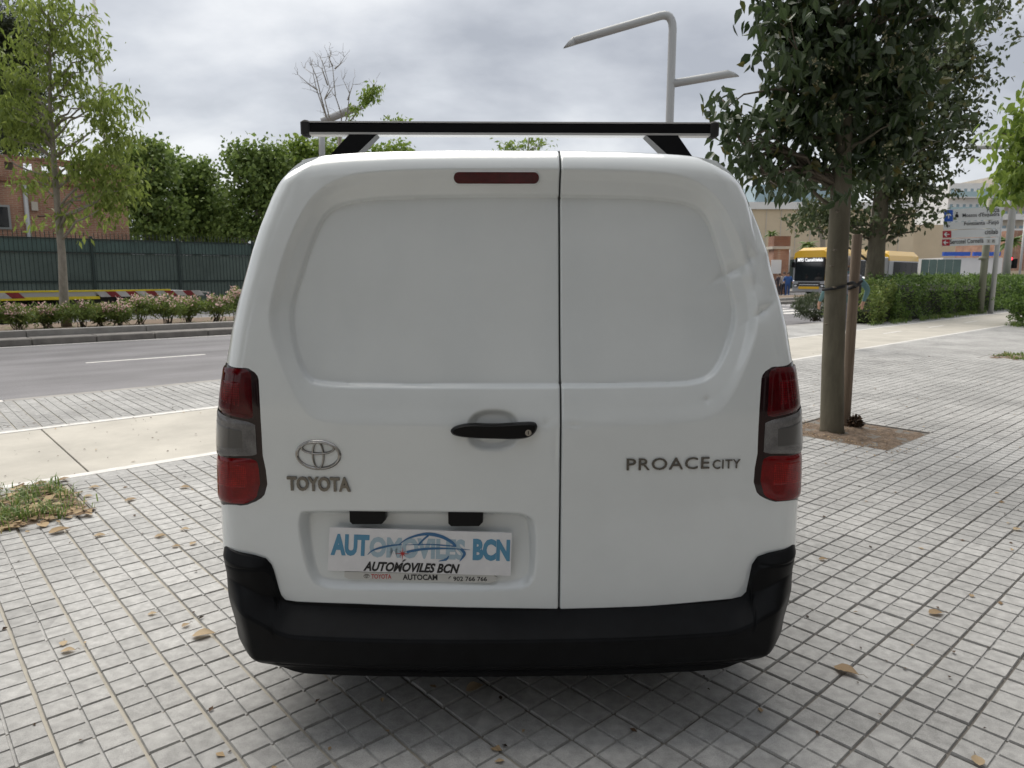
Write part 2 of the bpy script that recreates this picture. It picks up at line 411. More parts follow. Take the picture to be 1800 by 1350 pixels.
leaf_mat('blossom_pink', (0.70, 0.40, 0.40), (0.82, 0.64, 0.60), None, 0.6, 0.35)
leaf_mat('seed_cream', (0.16, 0.15, 0.08), (0.26, 0.24, 0.15), None, 0.7, 0.2)
leaf_mat('grass_blade', (0.085, 0.15, 0.03), (0.22, 0.30, 0.075), (0.42, 0.36, 0.17), 0.5, 0.4)
leaf_mat('litter', (0.13, 0.075, 0.035), (0.46, 0.34, 0.20), None, 0.85, 0.15)
leaf_mat('litter_dark', (0.025, 0.018, 0.012), (0.10, 0.06, 0.035), None, 0.9, 0.0)
# ================================================================== THE SETTING: ground, pavement, road
ZR = -0.10                                 # road level; the pavement is at 0
g_ = MB().quad((-1500, -1500, -0.16), (1500, -1500, -0.16), (1500, 1500, -0.16), (-1500, 1500, -0.16))
tag(g_.build('ground', mat('far_ground', (0.16, 0.15, 0.13), 0.95, var=0.2, vscale=0.05)), kind='structure')

PITS = [(-0.15, 0.85, 4.70, 5.70), (6.10, 7.12, 2.16, 3.24), (14.36, 15.5, 2.66, 3.70)]
PITS = [(TU + 0.2 * round((a - TU) / 0.2), TU + 0.2 * round((b - TU) / 0.2), TV + 0.2 * round((c - TV) / 0.2), TV + 0.2 * round((d - TV) / 0.2)) for a, b, c, d in PITS]
def in_pit(u, v, m=0.0):
    return any(a - m < u < b + m and c - m < v < d + m for a, b, c, d in PITS)
pave = tag(SB(-14, 90, -7.4, 5.72, -0.15, -0.0095).build('pavement', M['joint']), kind='structure')
pave2 = tag(SB(-14, 22.0, 7.88, 9.80, -0.15, -0.0095).build('roadside_pavement', M['joint']), kind='structure')
# one cement tile: 20 x 20 cm slab with four raised pads
def tile_verts():
    V, Fq = [], []
    def frus(x0, x1, y0, y1, zb, zt, c):
        k = len(V)
        V.extend([(x0, y0, zb), (x1, y0, zb), (x1, y1, zb), (x0, y1, zb), (x0 + c, y0 + c, zt), (x1 - c, y0 + c, zt), (x1 - c, y1 - c, zt), (x0 + c, y1 - c, zt)])
        Fq.extend([(k + 4, k + 5, k + 6, k + 7), (k, k + 1, k + 5, k + 4), (k + 1, k + 2, k + 6, k + 5), (k + 2, k + 3, k + 7, k + 6), (k + 3, k, k + 4, k + 7)])
    frus(-0.0952, 0.0952, -0.0968, 0.0968, -0.020, -0.0064, 0.001)
    for i in (-1, 1):
        for j in (-1, 1):
            frus(i * 0.0488 - 0.0455, i * 0.0488 + 0.0455, j * 0.0492 - 0.0468, j * 0.0492 + 0.0468, -0.0068, 0.0, 0.0022)
    return np.array(V), np.array(Fq)
TVv, TF = tile_verts()
tile_me = bpy.data.meshes.new('tile'); tile_me.from_pydata([tuple(v) for v in TVv], [], [tuple(int(i) for i in f) for f in TF]); tile_me.update()
tile_me.materials.append(M['paving'])
near, far_cells = [], []
for reg, (v0, v1) in enumerate(((-7.4, 5.72), (7.88, 9.80))):
    for cu in range(-14, 60):
        for cv in range(-8, 11):
            uc, vc = TU + cu + 0.5, TV + cv + 0.5
            x, y, _ = S(uc, vc)
            if y < -1.5 or abs(x) > 1.1 * y + 4: continue
            if math.hypot(x, y) < 14.5:
                for i in range(5):
                    for j in range(5):
                        u, v = TU + cu + 0.1 + 0.2 * i, TV + cv + 0.1 + 0.2 * j
                        if v - 0.097 < v0 or v + 0.097 > v1 or in_pit(u, v, 0.0): continue
                        X = S(u, v)
                        if X[1] < 0.2: continue
                        near.append((u, v, X, reg))
            else:
                a, b = max(v0, TV + cv), min(v1, TV + cv + 1)
                if b - a > 0.02: far_cells.append((TU + cu, TU + cu + 1, a, b, reg))
def size_px(X):
    p = proj(X)
    if not (-20 < p[0] < 1820 and 0 < p[1] < 1380): return 0
    if 400 < p[0] < 1400 and p[1] < 1170: return 0
    return 1.0 / p[2]
near.sort(key=lambda t: -size_px(t[2]))
for k, (u, v, X, reg) in enumerate(near[:300]):
    o = bpy.data.objects.new('tile', tile_me); COL.objects.link(o); o.parent = pave if reg == 0 else pave2
    o.location = (X[0], X[1], random.uniform(-0.0012, 0.0008)); o.rotation_euler = (random.gauss(0, 0.006), random.gauss(0, 0.006), TH + random.gauss(0, 0.007))
rest = near[300:]
for reg, par in ((0, pave), (1, pave2)):
    pts = np.array([t[2] for t in rest if t[3] == reg])
    n = len(pts); c, s = math.cos(TH), math.sin(TH)
    rot = np.array([[c, s, 0], [-s, c, 0], [0, 0, 1]])
    base = TVv @ rot
    tl = rng.normal(0, 0.006, (n, 2)); dz = rng.uniform(-0.0012, 0.0008, n)
    V = base[None] + pts[:, None, :]
    V[:, :, 2] += dz[:, None] + base[None, :, 0] * tl[:, :1] + base[None, :, 1] * tl[:, 1:]
    Fq = TF[None] + (np.arange(n) * len(TVv))[:, None, None]
    fast_mesh('tiles', V.reshape(-1, 3), Fq.reshape(-1, 4), M['paving'], par, kind='stuff')
    fm = MB()
    for a, b, v0, v1, r_ in far_cells:
        if r_ == reg: fm.quad(S(a, v0, -0.003), S(b, v0, -0.003), S(b, v1, -0.003), S(a, v1, -0.003))
    if fm.v: fm.build('distant_tiles', M['paving_far'], par, kind='stuff')

for par, v0, v1 in ((pave, TV + 0.2 * math.floor((5.72 - TV) / 0.2), 5.72), (pave2, 7.88, TV + 0.2 * math.ceil((7.88 - TV) / 0.2)), (pave2, TV + 0.2 * math.floor((9.80 - TV) / 0.2), 9.80)):
    if v1 - v0 > 0.012:
        for k in range(-60, 110):
            u0 = TU + 0.2 * k
            if any(a - 0.05 < u0 + 0.1 < b + 0.05 and c - 0.15 < v0 < d + 0.15 for a, b, c, d in PITS) and par is pave: pass
            MB().bbox(u0 + 0.004, u0 + 0.196, v0 + 0.003, v1 - 0.003, -0.02, -0.001, 0.002, S).build('cut_tile', M['paving'], par)
# bike path: cast slabs between two pale border strips
bike = tag(SB(-14, 90, 5.72, 7.88, -0.15, -0.018).build('bike_path', M['kerb_dark']), kind='structure')
for k in range(-4, 22):
    u0 = 1.05 + 4.0 * k
    MB().bbox(u0 + 0.006, u0 + 3.994, 5.825, 7.775, -0.03, -0.003, 0.003, S).build('slab', M['bike_concrete'], bike)
for v0 in (5.725, 7.785):
    for k in range(-6, 40):
        u0 = 0.4 + 2.0 * k
        MB().bbox(u0 + 0.002, u0 + 1.998, v0, v0 + 0.095, -0.03, 0.0, 0.003, S).build('border_strip', M['road_paint'], bike)
for (a, b) in ((15.4, 16.6), (18.5, 19.7), (21.6, 22.8), (24.7, 25.9)):
    SB(a, b, 6.90, 6.99, -0.0028, -0.0005).build('lane_dash', M['road_paint'], bike)

# roads
road = tag(SB(-60, 160, 9.95, 18.55, -0.15, ZR).build('road', M['asphalt']), kind='structure')
SB(2.67, 4.70, 14.13, 14.25, ZR + 0.001, ZR + 0.004).build('lane_dash', M['road_paint'], road)
for k in (-3, -2, -1, 1, 2, 3, 4):
    SB(2.67 + k * 7.5, 4.70 + k * 7.5, 14.13, 14.25, ZR + 0.001, ZR + 0.004).build('lane_dash', M['road_paint'], road)
SB(-60, 160, 18.36, 18.50, ZR + 0.001, ZR + 0.004).build('edge_line', M['road_paint'], road)
for k in range(7):
    SB(27.0, 31.5, 10.5 + 1.1 * k, 11.05 + 1.1 * k, ZR + 0.001, ZR + 0.004).build('zebra_bar', M['road_paint'], road)
for u in (34.2, 35.2):
    SB(u, u + 0.35, 10.4, 18.0, ZR + 0.001, ZR + 0.004).build('stop_line', M['road_paint'], road)
road2 = tag(SB(-60, 160, 23.2, 31.0, -0.15, ZR).build('far_road', M['asphalt']), kind='structure')
tag(SB(-60, 160, 31.0, 33.2, -0.15, 0.02).build('far_pavement', M['kerb_stone']), kind='structure')
# the pavement's edge on the road, and the pavement that widens out towards the crossing
nk = tag(empty('near_kerb', S(0, 9.87)), kind='structure')
for k in range(-14, 60):
    MB().bbox(k + 0.003, k + 0.997, 9.80, 9.95, -0.15, -0.002, 0.008, S).build('kerbstone', M['road_paint'] if k == 0 else M['kerb_stone'], nk, world=True)
tag(SB(22.0, 90, 7.88, 9.80, -0.15, -0.01).build('hedge_bed', M['sand_soil']), kind='structure')
# median: two steps of kerbstones and a planted strip
md = tag(SB(-60, 160, 19.5, 22.9, -0.15, 0.13).build('median_bed', M['sand_soil']), kind='structure')
k1 = tag(empty('median_kerb', S(0, 18.8)), kind='structure')
for k in range(-16, 44):
    MB().bbox(k * 1.25 + 0.008, k * 1.25 + 1.242, 18.55, 19.24, -0.15, 0.05, 0.02, S).build('kerbstone', M['kerb_dark'], k1, world=True)
k2 = tag(empty('planter_kerb', S(0, 19.4)), kind='structure')
for k in range(-8, 22):
    MB().bbox(k * 2.5 + 0.007, k * 2.5 + 2.493, 19.26, 19.52, -0.15, 0.19, 0.012, S).build('kerbstone', M['kerb_stone'], k2, world=True)
k3 = tag(empty('far_median_kerb', S(0, 23.0)), kind='structure')
for k in range(-8, 22):
    MB().bbox(k * 2.5 + 0.007, k * 2.5 + 2.493, 22.92, 23.18, -0.15, 0.12, 0.02, S).build('kerbstone', M['kerb_stone'], k3, world=True)

# tree pits
def uneven(name, a, b, c, d, z, amp, mt, parent=None, n=26):
    V, Fc = [], []
    for i in range(n + 1):
        for j in range(n + 1):
            u, v = a + (b - a) * i / n, c + (d - c) * j / n
            e_ = min(i, j, n - i, n - j) / n
            V.append(S(u, v, z + amp * min(1, e_ * 6) * (math.sin(u * 17 + v * 5) * 0.3 + math.sin(v * 23 - u * 9) * 0.3 + random.random() * 0.9)))
    for i in range(n):
        for j in range(n):
            k = i * (n + 1) + j; Fc.append((k, k + n + 1, k + n + 2, k + 1))
    return mesh(name, V, Fc, mt, parent, True)
pitn = ('soil_pit',) * 3
for k, (a, b, c, d) in enumerate(PITS):
    o = uneven('soil_pit', a + 0.012, b - 0.012, c + 0.012, d - 0.012, -0.010, 0.022, M['sand_soil'])
    tag(o, kind='structure')
    for (p, q, r, s) in ((a, b, c - 0.006, c + 0.006), (a, b, d - 0.006, d + 0.006), (a - 0.006, a + 0.006, c + 0.006, d - 0.006), (b - 0.006, b + 0.006, c + 0.006, d - 0.006)):
        SB(p, q, r, s, -0.1, -0.001).build('edging', M['kerb_dark'], o)

# ================================================================== FAR SIDE OF THE STREET
# green railing fence with screening
FV = 32.0
fz_top = atv(0, 415.8, FV).z; fz_mid = atv(0, 441, FV).z; fz_low = atv(0, 495, FV).z; fz_tip = atv(0, 403, FV).z
fence = tag(empty('railing_fence', S(20, FV, 0.02)), 'dark green railing fence with screening cloth and spiked pickets along the far pavement', 'fence')
fu0 = UV(*atv(165, 480, FV).xy)[0]; bay = UV(*atv(316, 480, FV).xy)[0] - fu0
pk = MB()
for k in range(-7, 20):
    u = fu0 + k * bay
    MB().bbox(u - 0.05, u + 0.05, FV - 0.05, FV + 0.05, 0.02, fz_top + 0.12, 0.01, S).build('post', M['fence_rail'], fence, world=True)
    if k == 19: break
    for z in (fz_top, fz_mid, fz_low, 0.25):
        SB(u + 0.05, u + bay - 0.05, FV - 0.035, FV + 0.0, z - 0.03, z + 0.02).build('rail', M['fence_rail'], fence, world=True)
    for (z0, z1, mt) in ((fz_mid + 0.022, fz_top - 0.032, M['fence_green']), (0.272, fz_mid - 0.032, M['mesh_cloth'])):
        cl = MB(); nseg = 44; rows = []
        for i in range(nseg + 1):
            uu = u + 0.052 + (bay - 0.104) * i / nseg
            dv = 0.012 if i % 2 else -0.004
            rows.append([S(uu, FV + 0.02 + dv, z0), S(uu, FV + 0.02 + dv, z1)])
        cl.loft(rows, closed=False)
        cl.build('screen', mt, fence, world=True)
    npk = 22
    for i in range(npk):
        uu = u + 0.1 + (bay - 0.2) * i / (npk - 1)
        for (p, q) in ((0.011, fz_tip - 0.05), ):
            b0 = [S(uu - p, FV - 0.062, 0.3), S(uu + p, FV - 0.062, 0.3), S(uu + p, FV - 0.04, 0.3), S(uu - p, FV - 0.04, 0.3)]
            b1 = [(x, y, q) for x, y, _ in b0]
            tip = S(uu, FV - 0.051, q + 0.08)
            n0 = len(pk.v); pk.add(b0 + b1 + [tip], [(0, 1, 5, 4), (1, 2, 6, 5), (2, 3, 7, 6), (3, 0, 4, 7), (4, 5, 8), (5, 6, 8), (6, 7, 8), (7, 4, 8)])
pk.build('pickets', M['fence_rail'], fence, kind='stuff', world=True)

# brick building behind the fence
BV = 35.0
bu1 = UV(*atv(225, 380, BV).xy)[0]
bz = atv(0, 272, BV).z
bld = tag(empty('brick_building', S(bu1 - 8, BV, -0.1)), 'old red brick building with pierced parapet and downpipe behind the green fence', 'building')
def bpart(name, mb, mt): return mb.build(name, M[mt], bld, world=True)
bpart('wall', SB(bu1 - 17, bu1, BV, BV + 9, -0.12, bz - 1.0), 'brick')
bpart('cornice', SB(bu1 - 17.1, bu1 + 0.08, BV - 0.12, BV + 9.1, bz - 1.0, bz - 0.85), 'brick_dark')
par = MB()
u = bu1 - 17
hole_z0, hole_z1 = bz - 0.55, bz - 0.22
par.box(bu1 - 17, bu1, BV, BV + 0.25, bz - 0.85, hole_z0, S); par.box(bu1 - 17, bu1, BV, BV + 0.25, hole_z1, bz - 0.08, S)
while u < bu1 - 0.3:
    par.box(u, u + 0.3, BV + 0.002, BV + 0.248, hole_z0, hole_z1, S); u += 0.62
bpart('parapet', par, 'brick')
bpart('coping', SB(bu1 - 17.05, bu1 + 0.05, BV - 0.05, BV + 0.3, bz - 0.08, bz + 0.02), 'brick_dark')
for px in (48, 2):
    c = atv(px, 380, BV - 0.1)
    if px == 48:
        MB().tube([(c.x, c.y, 0.0), (c.x, c.y, bz - 1.1)], 0.085, 8).build('downpipe', M['pole_grey'], bld, True, world=True)
    else:
        uc = UV(c.x, c.y)[0]
        w_ = SB(uc - 0.5, uc + 0.32, BV - 0.06, BV - 0.002, c.z - 0.5, c.z + 0.45).build('window', M['steel_grey'], bld, world=True)
        SB(uc - 0.42, uc + 0.24, BV - 0.075, BV - 0.061, c.z - 0.42, c.z + 0.37).build('pane', M['glass_dark'], w_, world=True)
c = atv(66, 415, BV); uc = UV(c.x, c.y)[0]
bpart('meter_box', SB(uc - 0.12, uc + 0.1, BV - 0.12, BV - 0.002, atv(66, 364, BV).z - 0.15, atv(66, 364, BV).z + 0.2), 'pale_stone')
bpart('cable', MB().tube([S(uc + 0.05, BV - 0.03, atv(66, 380, BV).z), S(uc + 0.75, BV - 0.03, atv(66, 378, BV).z), S(uc + 0.8, BV - 0.03, 1.5)], 0.018, 5), 'dark_void')

# flatbed recovery truck on the far carriageway
TRV = 25.3
tr_u1 = UV(*atv(370, 505, TRV).xy)[0]
bt = atv(60, 511, TRV).z
truck = tag(empty('flatbed_truck', S(tr_u1 - 5, TRV + 1.1, ZR)), 'low yellow flatbed recovery truck with red and white striped sides behind the oleanders', 'truck')
def tpart(name, mb, mt, sm=False): return mb.build(name, M[mt], truck, sm, world=True)
tu0 = tr_u1 - 13.0
tpart('bed', SB(tu0, tr_u1 - 1.2, TRV + 0.02, TRV + 2.3, bt - 0.16, bt - 0.04), 'steel_grey')
rp = MB(); rp.add([S(tr_u1 - 1.2, TRV + 0.02, bt - 0.16), S(tr_u1, TRV + 0.02, bt - 0.14), S(tr_u1, TRV + 2.3, bt - 0.14), S(tr_u1 - 1.2, TRV + 2.3, bt - 0.16), S(tr_u1 - 1.2, TRV + 0.02, bt - 0.04), S(tr_u1, TRV + 0.02, bt - 0.10), S(tr_u1, TRV + 2.3, bt - 0.10), S(tr_u1 - 1.2, TRV + 2.3, bt - 0.04)],
       [(3, 2, 1, 0), (4, 5, 6, 7), (0, 1, 5, 4), (1, 2, 6, 5), (2, 3, 7, 6), (3, 0, 4, 7)])
tpart('ramp', rp, 'steel_grey')
tpart('side_rail', SB(tu0, tr_u1 - 1.3, TRV - 0.03, TRV + 0.018, bt - 0.05, bt + 0.0), 'truck_yellow')
tpart('lower_rail', SB(tu0, tr_u1 - 3.4, TRV - 0.03, TRV + 0.018, bt - 0.28, bt - 0.19), 'truck_yellow')
tpart('side_board', SB(tu0, tr_u1 - 3.5, TRV - 0.012, TRV + 0.018, bt - 0.19, bt - 0.05), 'pole_grey')
for (a, b) in ((tr_u1 - 3.45, tr_u1 - 0.3), (UV(*atv(-60, 510, TRV).xy)[0], UV(*atv(37, 510, TRV).xy)[0])):
    n = max(2, int((b - a) / 0.28)); d = (b - a) / n
    for i in range(n):
        x0 = a + i * d
        q = [S(x0 - 0.08, TRV - 0.045, bt - 0.05), S(x0 + d - 0.08, TRV - 0.045, bt - 0.05), S(x0 + d + 0.08, TRV - 0.045, bt - 0.22), S(x0 + 0.08, TRV - 0.045, bt - 0.22)]
        q2 = [S(x0 - 0.08, TRV - 0.032, bt - 0.05), S(x0 + d - 0.08, TRV - 0.032, bt - 0.05), S(x0 + d + 0.08, TRV - 0.032, bt - 0.22), S(x0 + 0.08, TRV - 0.032, bt - 0.22)]
        tpart('chevron', MB().hexa(q + q2), 'chevron_red' if i % 2 else 'chevron_white')
tpart('chassis', SB(tu0, tr_u1 - 2.0, TRV + 0.5, TRV + 1.8, bt - 0.5, bt - 0.165), 'dark_void')
for uw in (tr_u1 - 6.0, tr_u1 - 4.9, tu0 + 0.3):
    for vv in (TRV + 0.1, TRV + 2.0):
        w_ = tpart('wheel', MB().tube([S(uw, vv, ZR + 0.4), S(uw, vv + 0.26, ZR + 0.4)], 0.4, 20), 'rubber', True)
    arch = MB(); rr = []
    for i in range(13):
        a = math.pi * i / 12
        rr.append([S(uw + 0.48 * math.cos(a), TRV + 0.06, ZR + 0.4 + 0.44 * math.sin(a)), S(uw + 0.48 * math.cos(a), TRV + 0.42, ZR + 0.4 + 0.44 * math.sin(a)), S(uw + 0.45 * math.cos(a), TRV + 0.42, ZR + 0.4 + 0.41 * math.sin(a)), S(uw + 0.45 * math.cos(a), TRV + 0.06, ZR + 0.4 + 0.41 * math.sin(a))])
    tpart('mudguard', arch.loft(rr, True, True), 'black_plastic')
cab = tpart('cab', MB().bbox(tu0 - 2.1, tu0 - 0.1, TRV + 0.0, TRV + 2.3, ZR + 0.45, ZR + 2.6, 0.12, S), 'truck_yellow')
SB(tu0 - 1.6, tu0 - 0.5, TRV - 0.02, TRV - 0.003, ZR + 1.6, ZR + 2.3).build('window', M['glass_dark'], cab, world=True)

# street lamps
def lamp(name, label, basepx, v=None, base=None, top_py=22, arms=(), r=0.13, bend=True, group='grey street lamps'):
    b = base if base is not None else atv(basepx, 480, v)
    b = Vector((b.x, b.y, 0.1))
    o = tag(empty(name, b), label, 'street lamp', group)
    return o, b
# double lamp mast in the median, right of the van's roof bar
LV = 21.2
top = atv(1183, 30, LV)
lmp = tag(empty('street_lamp', (top.x, top.y, 0.12)), 'tall grey tubular lamp mast with long bent arm and short side arm', 'street lamp', 'grey street lamps')
dl = top.y
def px_off(px, py): return pt(px, py, dl)
pole_top = px_off(1182, 62)
pts = [(top.x, top.y, 0.12), (top.x, top.y, px_off(1180, 215).z), (top.x, top.y, pole_top.z)]
ctr = px_off(1160, 58)
tip = px_off(992, 77)
arm0 = px_off(1160, 28)
cen = Vector((top.x, top.y, pole_top.z))
bendp = []
for i in range(1, 7):
    t = i / 7
    a = cen; c_ = px_off(1186, 20); b_ = arm0
    bendp.append(a * (1 - t) ** 2 + c_ * 2 * t * (1 - t) + b_ * t * t)
rl = 6.8 * dl / F_PX
MB().tube([p for p in pts] + bendp + [arm0, arm0.lerp(tip, 0.9)], rl, 12).build('mast', M['pole_grey'], lmp, True, world=True)
e0, e1 = arm0.lerp(tip, 0.9), tip
def cut_tube(pts, r, n=14, k=1.5):         # tube whose far end is cut on a slant, longer below
    mb = MB().tube(pts, r, n); a, b = Vector(pts[-2]), Vector(pts[-1]); d = (b - a).normalized()
    for i in range(len(mb.v) - n, len(mb.v)):
        v_ = Vector(mb.v[i]); mb.v[i] = tuple(v_ - d * ((v_.z - b.z) * k))
    return mb
cut_tube([e0, e0.lerp(tip, 0.6)], rl, 14, 1.6).build('arm_tip', M['pole_grey'], lmp, True, world=True)
a0, a1, a2 = px_off(1177, 148), px_off(1280, 130), px_off(1298, 128)
cut_tube([a0, a1, px_off(1288, 129)], rl * 0.95, 14, 1.6).build('side_arm', M['pole_grey'], lmp, True, world=True)
# smaller lamp left of the roof bar
Yl = 40.0
c = pt(567, 484, Yl)
lm2 = tag(empty('street_lamp', (c.x, c.y, -0.1)), 'grey lamp mast with one rising arm behind the bare treetop', 'street lamp', 'grey street lamps')
MB().tube([(c.x, c.y, -0.1), pt(566, 260, Yl), pt(566, 218, Yl)], 0.17, 10).build('mast', M['pole_grey'], lm2, True, world=True)
cut_tube([pt(566, 214, Yl), pt(625, 190, Yl), pt(630, 188, Yl)], 0.2, 12, 1.5).build('arm', M['pole_grey'], lm2, True, world=True)
# lamp at the right edge
Yr = 33.0
c = pt(1768, 484, Yr)
lm3 = tag(empty('street_lamp', (c.x, c.y, -0.1)), 'grey lamp mast with flat arm beside the direction sign', 'street lamp', 'grey street lamps')
tp = pt(1768, 484, Yr); zt = pt(1776, 258, Yr).z
MB().tube([(c.x, c.y, -0.1), (c.x, c.y, zt - 0.3), (c.x - 0.1, c.y, zt - 0.05), (c.x - 0.4, c.y, zt), pt(1697, 259, Yr)], [0.17, 0.13, 0.12, 0.11, 0.09], 10).build('mast', M['pole_grey'], lm3, True, world=True)
# thin white mast behind the left tree
Yw = 33.5
c = pt(190, 300, Yw)
tag(MB().tube([(c.x, c.y, -0.1), (c.x, c.y, 6.0), (c.x, c.y, 18.0)], [0.12, 0.1, 0.075], 8).build('flag_mast', M['white_wall'], None, True), 'thin white mast rising behind the young roadside tree', 'mast')
# ================================================================== THE VAN
VAN_LOC, VAN_YAW = Vector((0.0, 2.08, 0.0)), R(1.0)
van = tag(empty('panel_van', VAN_LOC, VAN_YAW), 'white panel van with dented rear door and black roof bar parked on the pavement', 'van')
cy_, sy_ = math.cos(VAN_YAW), math.sin(VAN_YAW)
def lean(z): return 0.125 * np.clip((np.asarray(z, float) - 0.98) / 0.85, 0, 1.2) ** 1.5
def base(x, z): return 0.06 * (np.abs(x) / 0.9) ** 2.4 + lean(z)
RC = 0.075                                                  # corner radius
def to_local(P):
    x, y = P[0] - VAN_LOC.x, P[1] - VAN_LOC.y
    return Vector((x * cy_ + y * sy_, -x * sy_ + y * cy_, P[2]))
def vpx(px, py, off=0.0, extra=0.0):                        # pixel to (x, z) on the van's rear surface
    yl = extra
    a, b, c = ray(px, py)
    x = z = 0.0
    for _ in range(12):
        o = to_local((0, 0, CAM_H)); q = to_local((a, b, CAM_H + c)) - o
        t = (yl - o.y) / q.y
        x, z = o.x + q.x * t, CAM_H + c * t
        yl = float(base(x, z)) + extra
    return (x, z)
sil = [(285, 365.5), (290, 373.5), (297, 382), (304, 389), (311, 394.5), (330, 406), (350, 416), (400, 436), (440, 449), (480, 460), (530, 474), (575, 484), (600, 488), (640, 495), (680, 500), (720, 504), (760, 505.5), (800, 506), (850, 505), (890, 503), (955, 500), (985, 494), (1010, 478), (1080, 465)]
zw = []
for py, hw in sil:
    l_, r_ = vpx(900 - hw, py, extra=RC), vpx(900 + hw, py, extra=RC)
    zw.append(((l_[1] + r_[1]) / 2, (r_[0] - l_[0]) / 2))
zw.sort()
ZW = np.array([a for a, b in zw]); WW = np.array([b for a, b in zw])
def W(z): return np.interp(z, ZW, WW)
tops = [(900, 265), (1000, 265.5), (1100, 267.5), (1160, 270.2), (1190, 272.3), (1215, 274.8), (1235, 277.8), (1250, 280.6), (1263, 284)]
tx = np.array([vpx(p, q, extra=RC)[0] for p, q in tops]); tz = np.array([vpx(p, q, extra=RC)[1] for p, q in tops])
tx[0] = 0
def ZT(x): return np.interp(np.abs(x), tx, tz)
ZB = 0.36
XG = vpx(986.5, 700)[0]
def poly(pts): return np.array([vpx(*p) for p in pts])
def smooth_poly(P, n=3):
    for _ in range(n):
        Q = []
        for i in range(len(P)):
            a, b = P[i], P[(i + 1) % len(P)]
            Q += [a * 0.75 + b * 0.25, a * 0.25 + b * 0.75]
        P = np.array(Q)
    return P
def sdist(X, Z, P):                                         # signed distance, positive inside
    d = np.full(X.shape, 1e9); inside = np.zeros(X.shape, bool)
    for i in range(len(P)):
        (x1, z1), (x2, z2) = P[i], P[(i + 1) % len(P)]
        ex, ez = x2 - x1, z2 - z1
        t = np.clip(((X - x1) * ex + (Z - z1) * ez) / (ex * ex + ez * ez + 1e-12), 0, 1)
        d = np.minimum(d, np.hypot(X - x1 - t * ex, Z - z1 - t * ez))
        cnd = (z1 > Z) != (z2 > Z)
        with np.errstate(divide='ignore', invalid='ignore'):
            xi = x1 + (Z - z1) * ex / np.where(ez == 0, 1e-12, ez)
        inside ^= cnd & (X < xi)
    return np.where(inside, d, -d)
def ss(a, b, x):
    t = np.clip((x - a) / (b - a), 0, 1); return t * t * (3 - 2 * t)
outer = smooth_poly(poly([(900, 296), (700, 298), (610, 306), (548, 338), (505, 420), (476, 520), (470, 570), (492, 640), (530, 720), (566, 746), (700, 750), (987, 752), (1180, 746), (1250, 738), (1285, 705), (1318, 630), (1338, 560), (1325, 480), (1298, 410), (1262, 342), (1205, 306), (1100, 298)]), 2)
inner = smooth_poly(poly([(900, 338), (720, 340), (620, 346), (570, 362), (545, 400), (512, 500), (500, 548), (508, 612), (528, 664), (556, 681), (700, 683), (987, 683), (1150, 681), (1232, 678), (1266, 658), (1290, 608), (1305, 555), (1292, 500), (1270, 425), (1248, 368), (1205, 347), (1100, 340)]), 2)
plate_rec = smooth_poly(poly([(535, 896), (526, 905), (524, 935), (540, 1010), (560, 1034), (620, 1038), (900, 1040), (935, 1030), (943, 1000), (943, 930), (935, 908), (900, 899)]), 2)
dents = [(1322, 452, 0.020, 0.050, 0.35, 0.011), (1296, 476, 0.040, 0.014, 0.55, 0.007), (1352, 445, 0.035, 0.03, 0, -0.004), (1330, 395, 0.012, 0.08, 0.12, 0.006), (1343, 548, 0.035, 0.013, 0.6, 0.007), (1330, 500, 0.03, 0.05, -0.2, 0.004), (1362, 520, 0.03, 0.05, 0, 0.004),
         (1245, 704, 0.008, 0.008, 0, 0.003), (1010, 748, 0.02, 0.008, 0, 0.002), (960, 745, 0.014, 0.012, 0.5, 0.0022), (976, 790, 0.007, 0.03, 0, 0.0018)]
dent_l = [(vpx(a, b), sx, sz, rot, d) for a, b, sx, sz, rot, d in dents]
HANDLE = vpx(867, 757); BRAKE = (vpx(797, 312), vpx(948, 312))
def soft(d, r):                                             # quarter-round fall-off near an outline
    k = np.clip(r - d, 0, r); return r - np.sqrt(np.maximum(r * r - k * k, 0))
def face(X, Z):
    X = np.asarray(X, float); Z = np.asarray(Z, float)
    y = base(X, Z)
    sO, sI = sdist(X, Z, outer), sdist(X, Z, inner)
    t = np.clip(sO / np.maximum(sO - sI, 1e-6), 0, 1); t = np.where(sI > 0, 1, np.where(sO < 0, 0, t))
    y = y + (0.014 + 0.028 * ss(0.95, 1.35, Z)) * (0.75 * t + 0.25 * ss(0, 0.5, t)) + 0.019 * ss(-0.002, 0.009, sI)
    sP = sdist(X, Z, plate_rec)
    zt_, zb_ = plate_rec[:, 1].max(), plate_rec[:, 1].min()
    dep = 0.018 + 0.034 * np.clip((Z - zb_) / (zt_ - zb_), 0, 1)
    y = y + dep * ss(-0.003, 0.024, sP)
    r2 = np.sqrt(np.abs((X - HANDLE[0]) / 0.082) ** 2.6 + np.abs((Z - HANDLE[1]) / 0.064) ** 2.6)
    y = y + 0.024 * ss(1.0, 0.60, r2)
    for (c, sx, sz, rot, d) in dent_l:
        dx, dz = X - c[0], Z - c[1]
        a = dx * math.cos(rot) + dz * math.sin(rot); b = -dx * math.sin(rot) + dz * math.cos(rot)
        y = y + 2.3 * d * np.exp(-np.abs(a / sx) ** 1.2 - np.abs(b / sz) ** 1.2)
    y = y + 0.0006 * np.sin(X * 9 + Z * 4) * np.sin(Z * 7 - X * 3)
    ds = (W(Z) - np.abs(X)) * 0.96; dt = (ZT(X) - Z) * 0.97
    rr = np.maximum(RC - ds, 0) ** 2 + np.maximum(RC * 1.0 - dt, 0) ** 2
    k = np.minimum(np.sqrt(rr), RC)
    return y + RC - np.sqrt(RC * RC - k * k)
def rows(n, lo, hi, dense):
    t = np.linspace(0, 1, n)
    return t
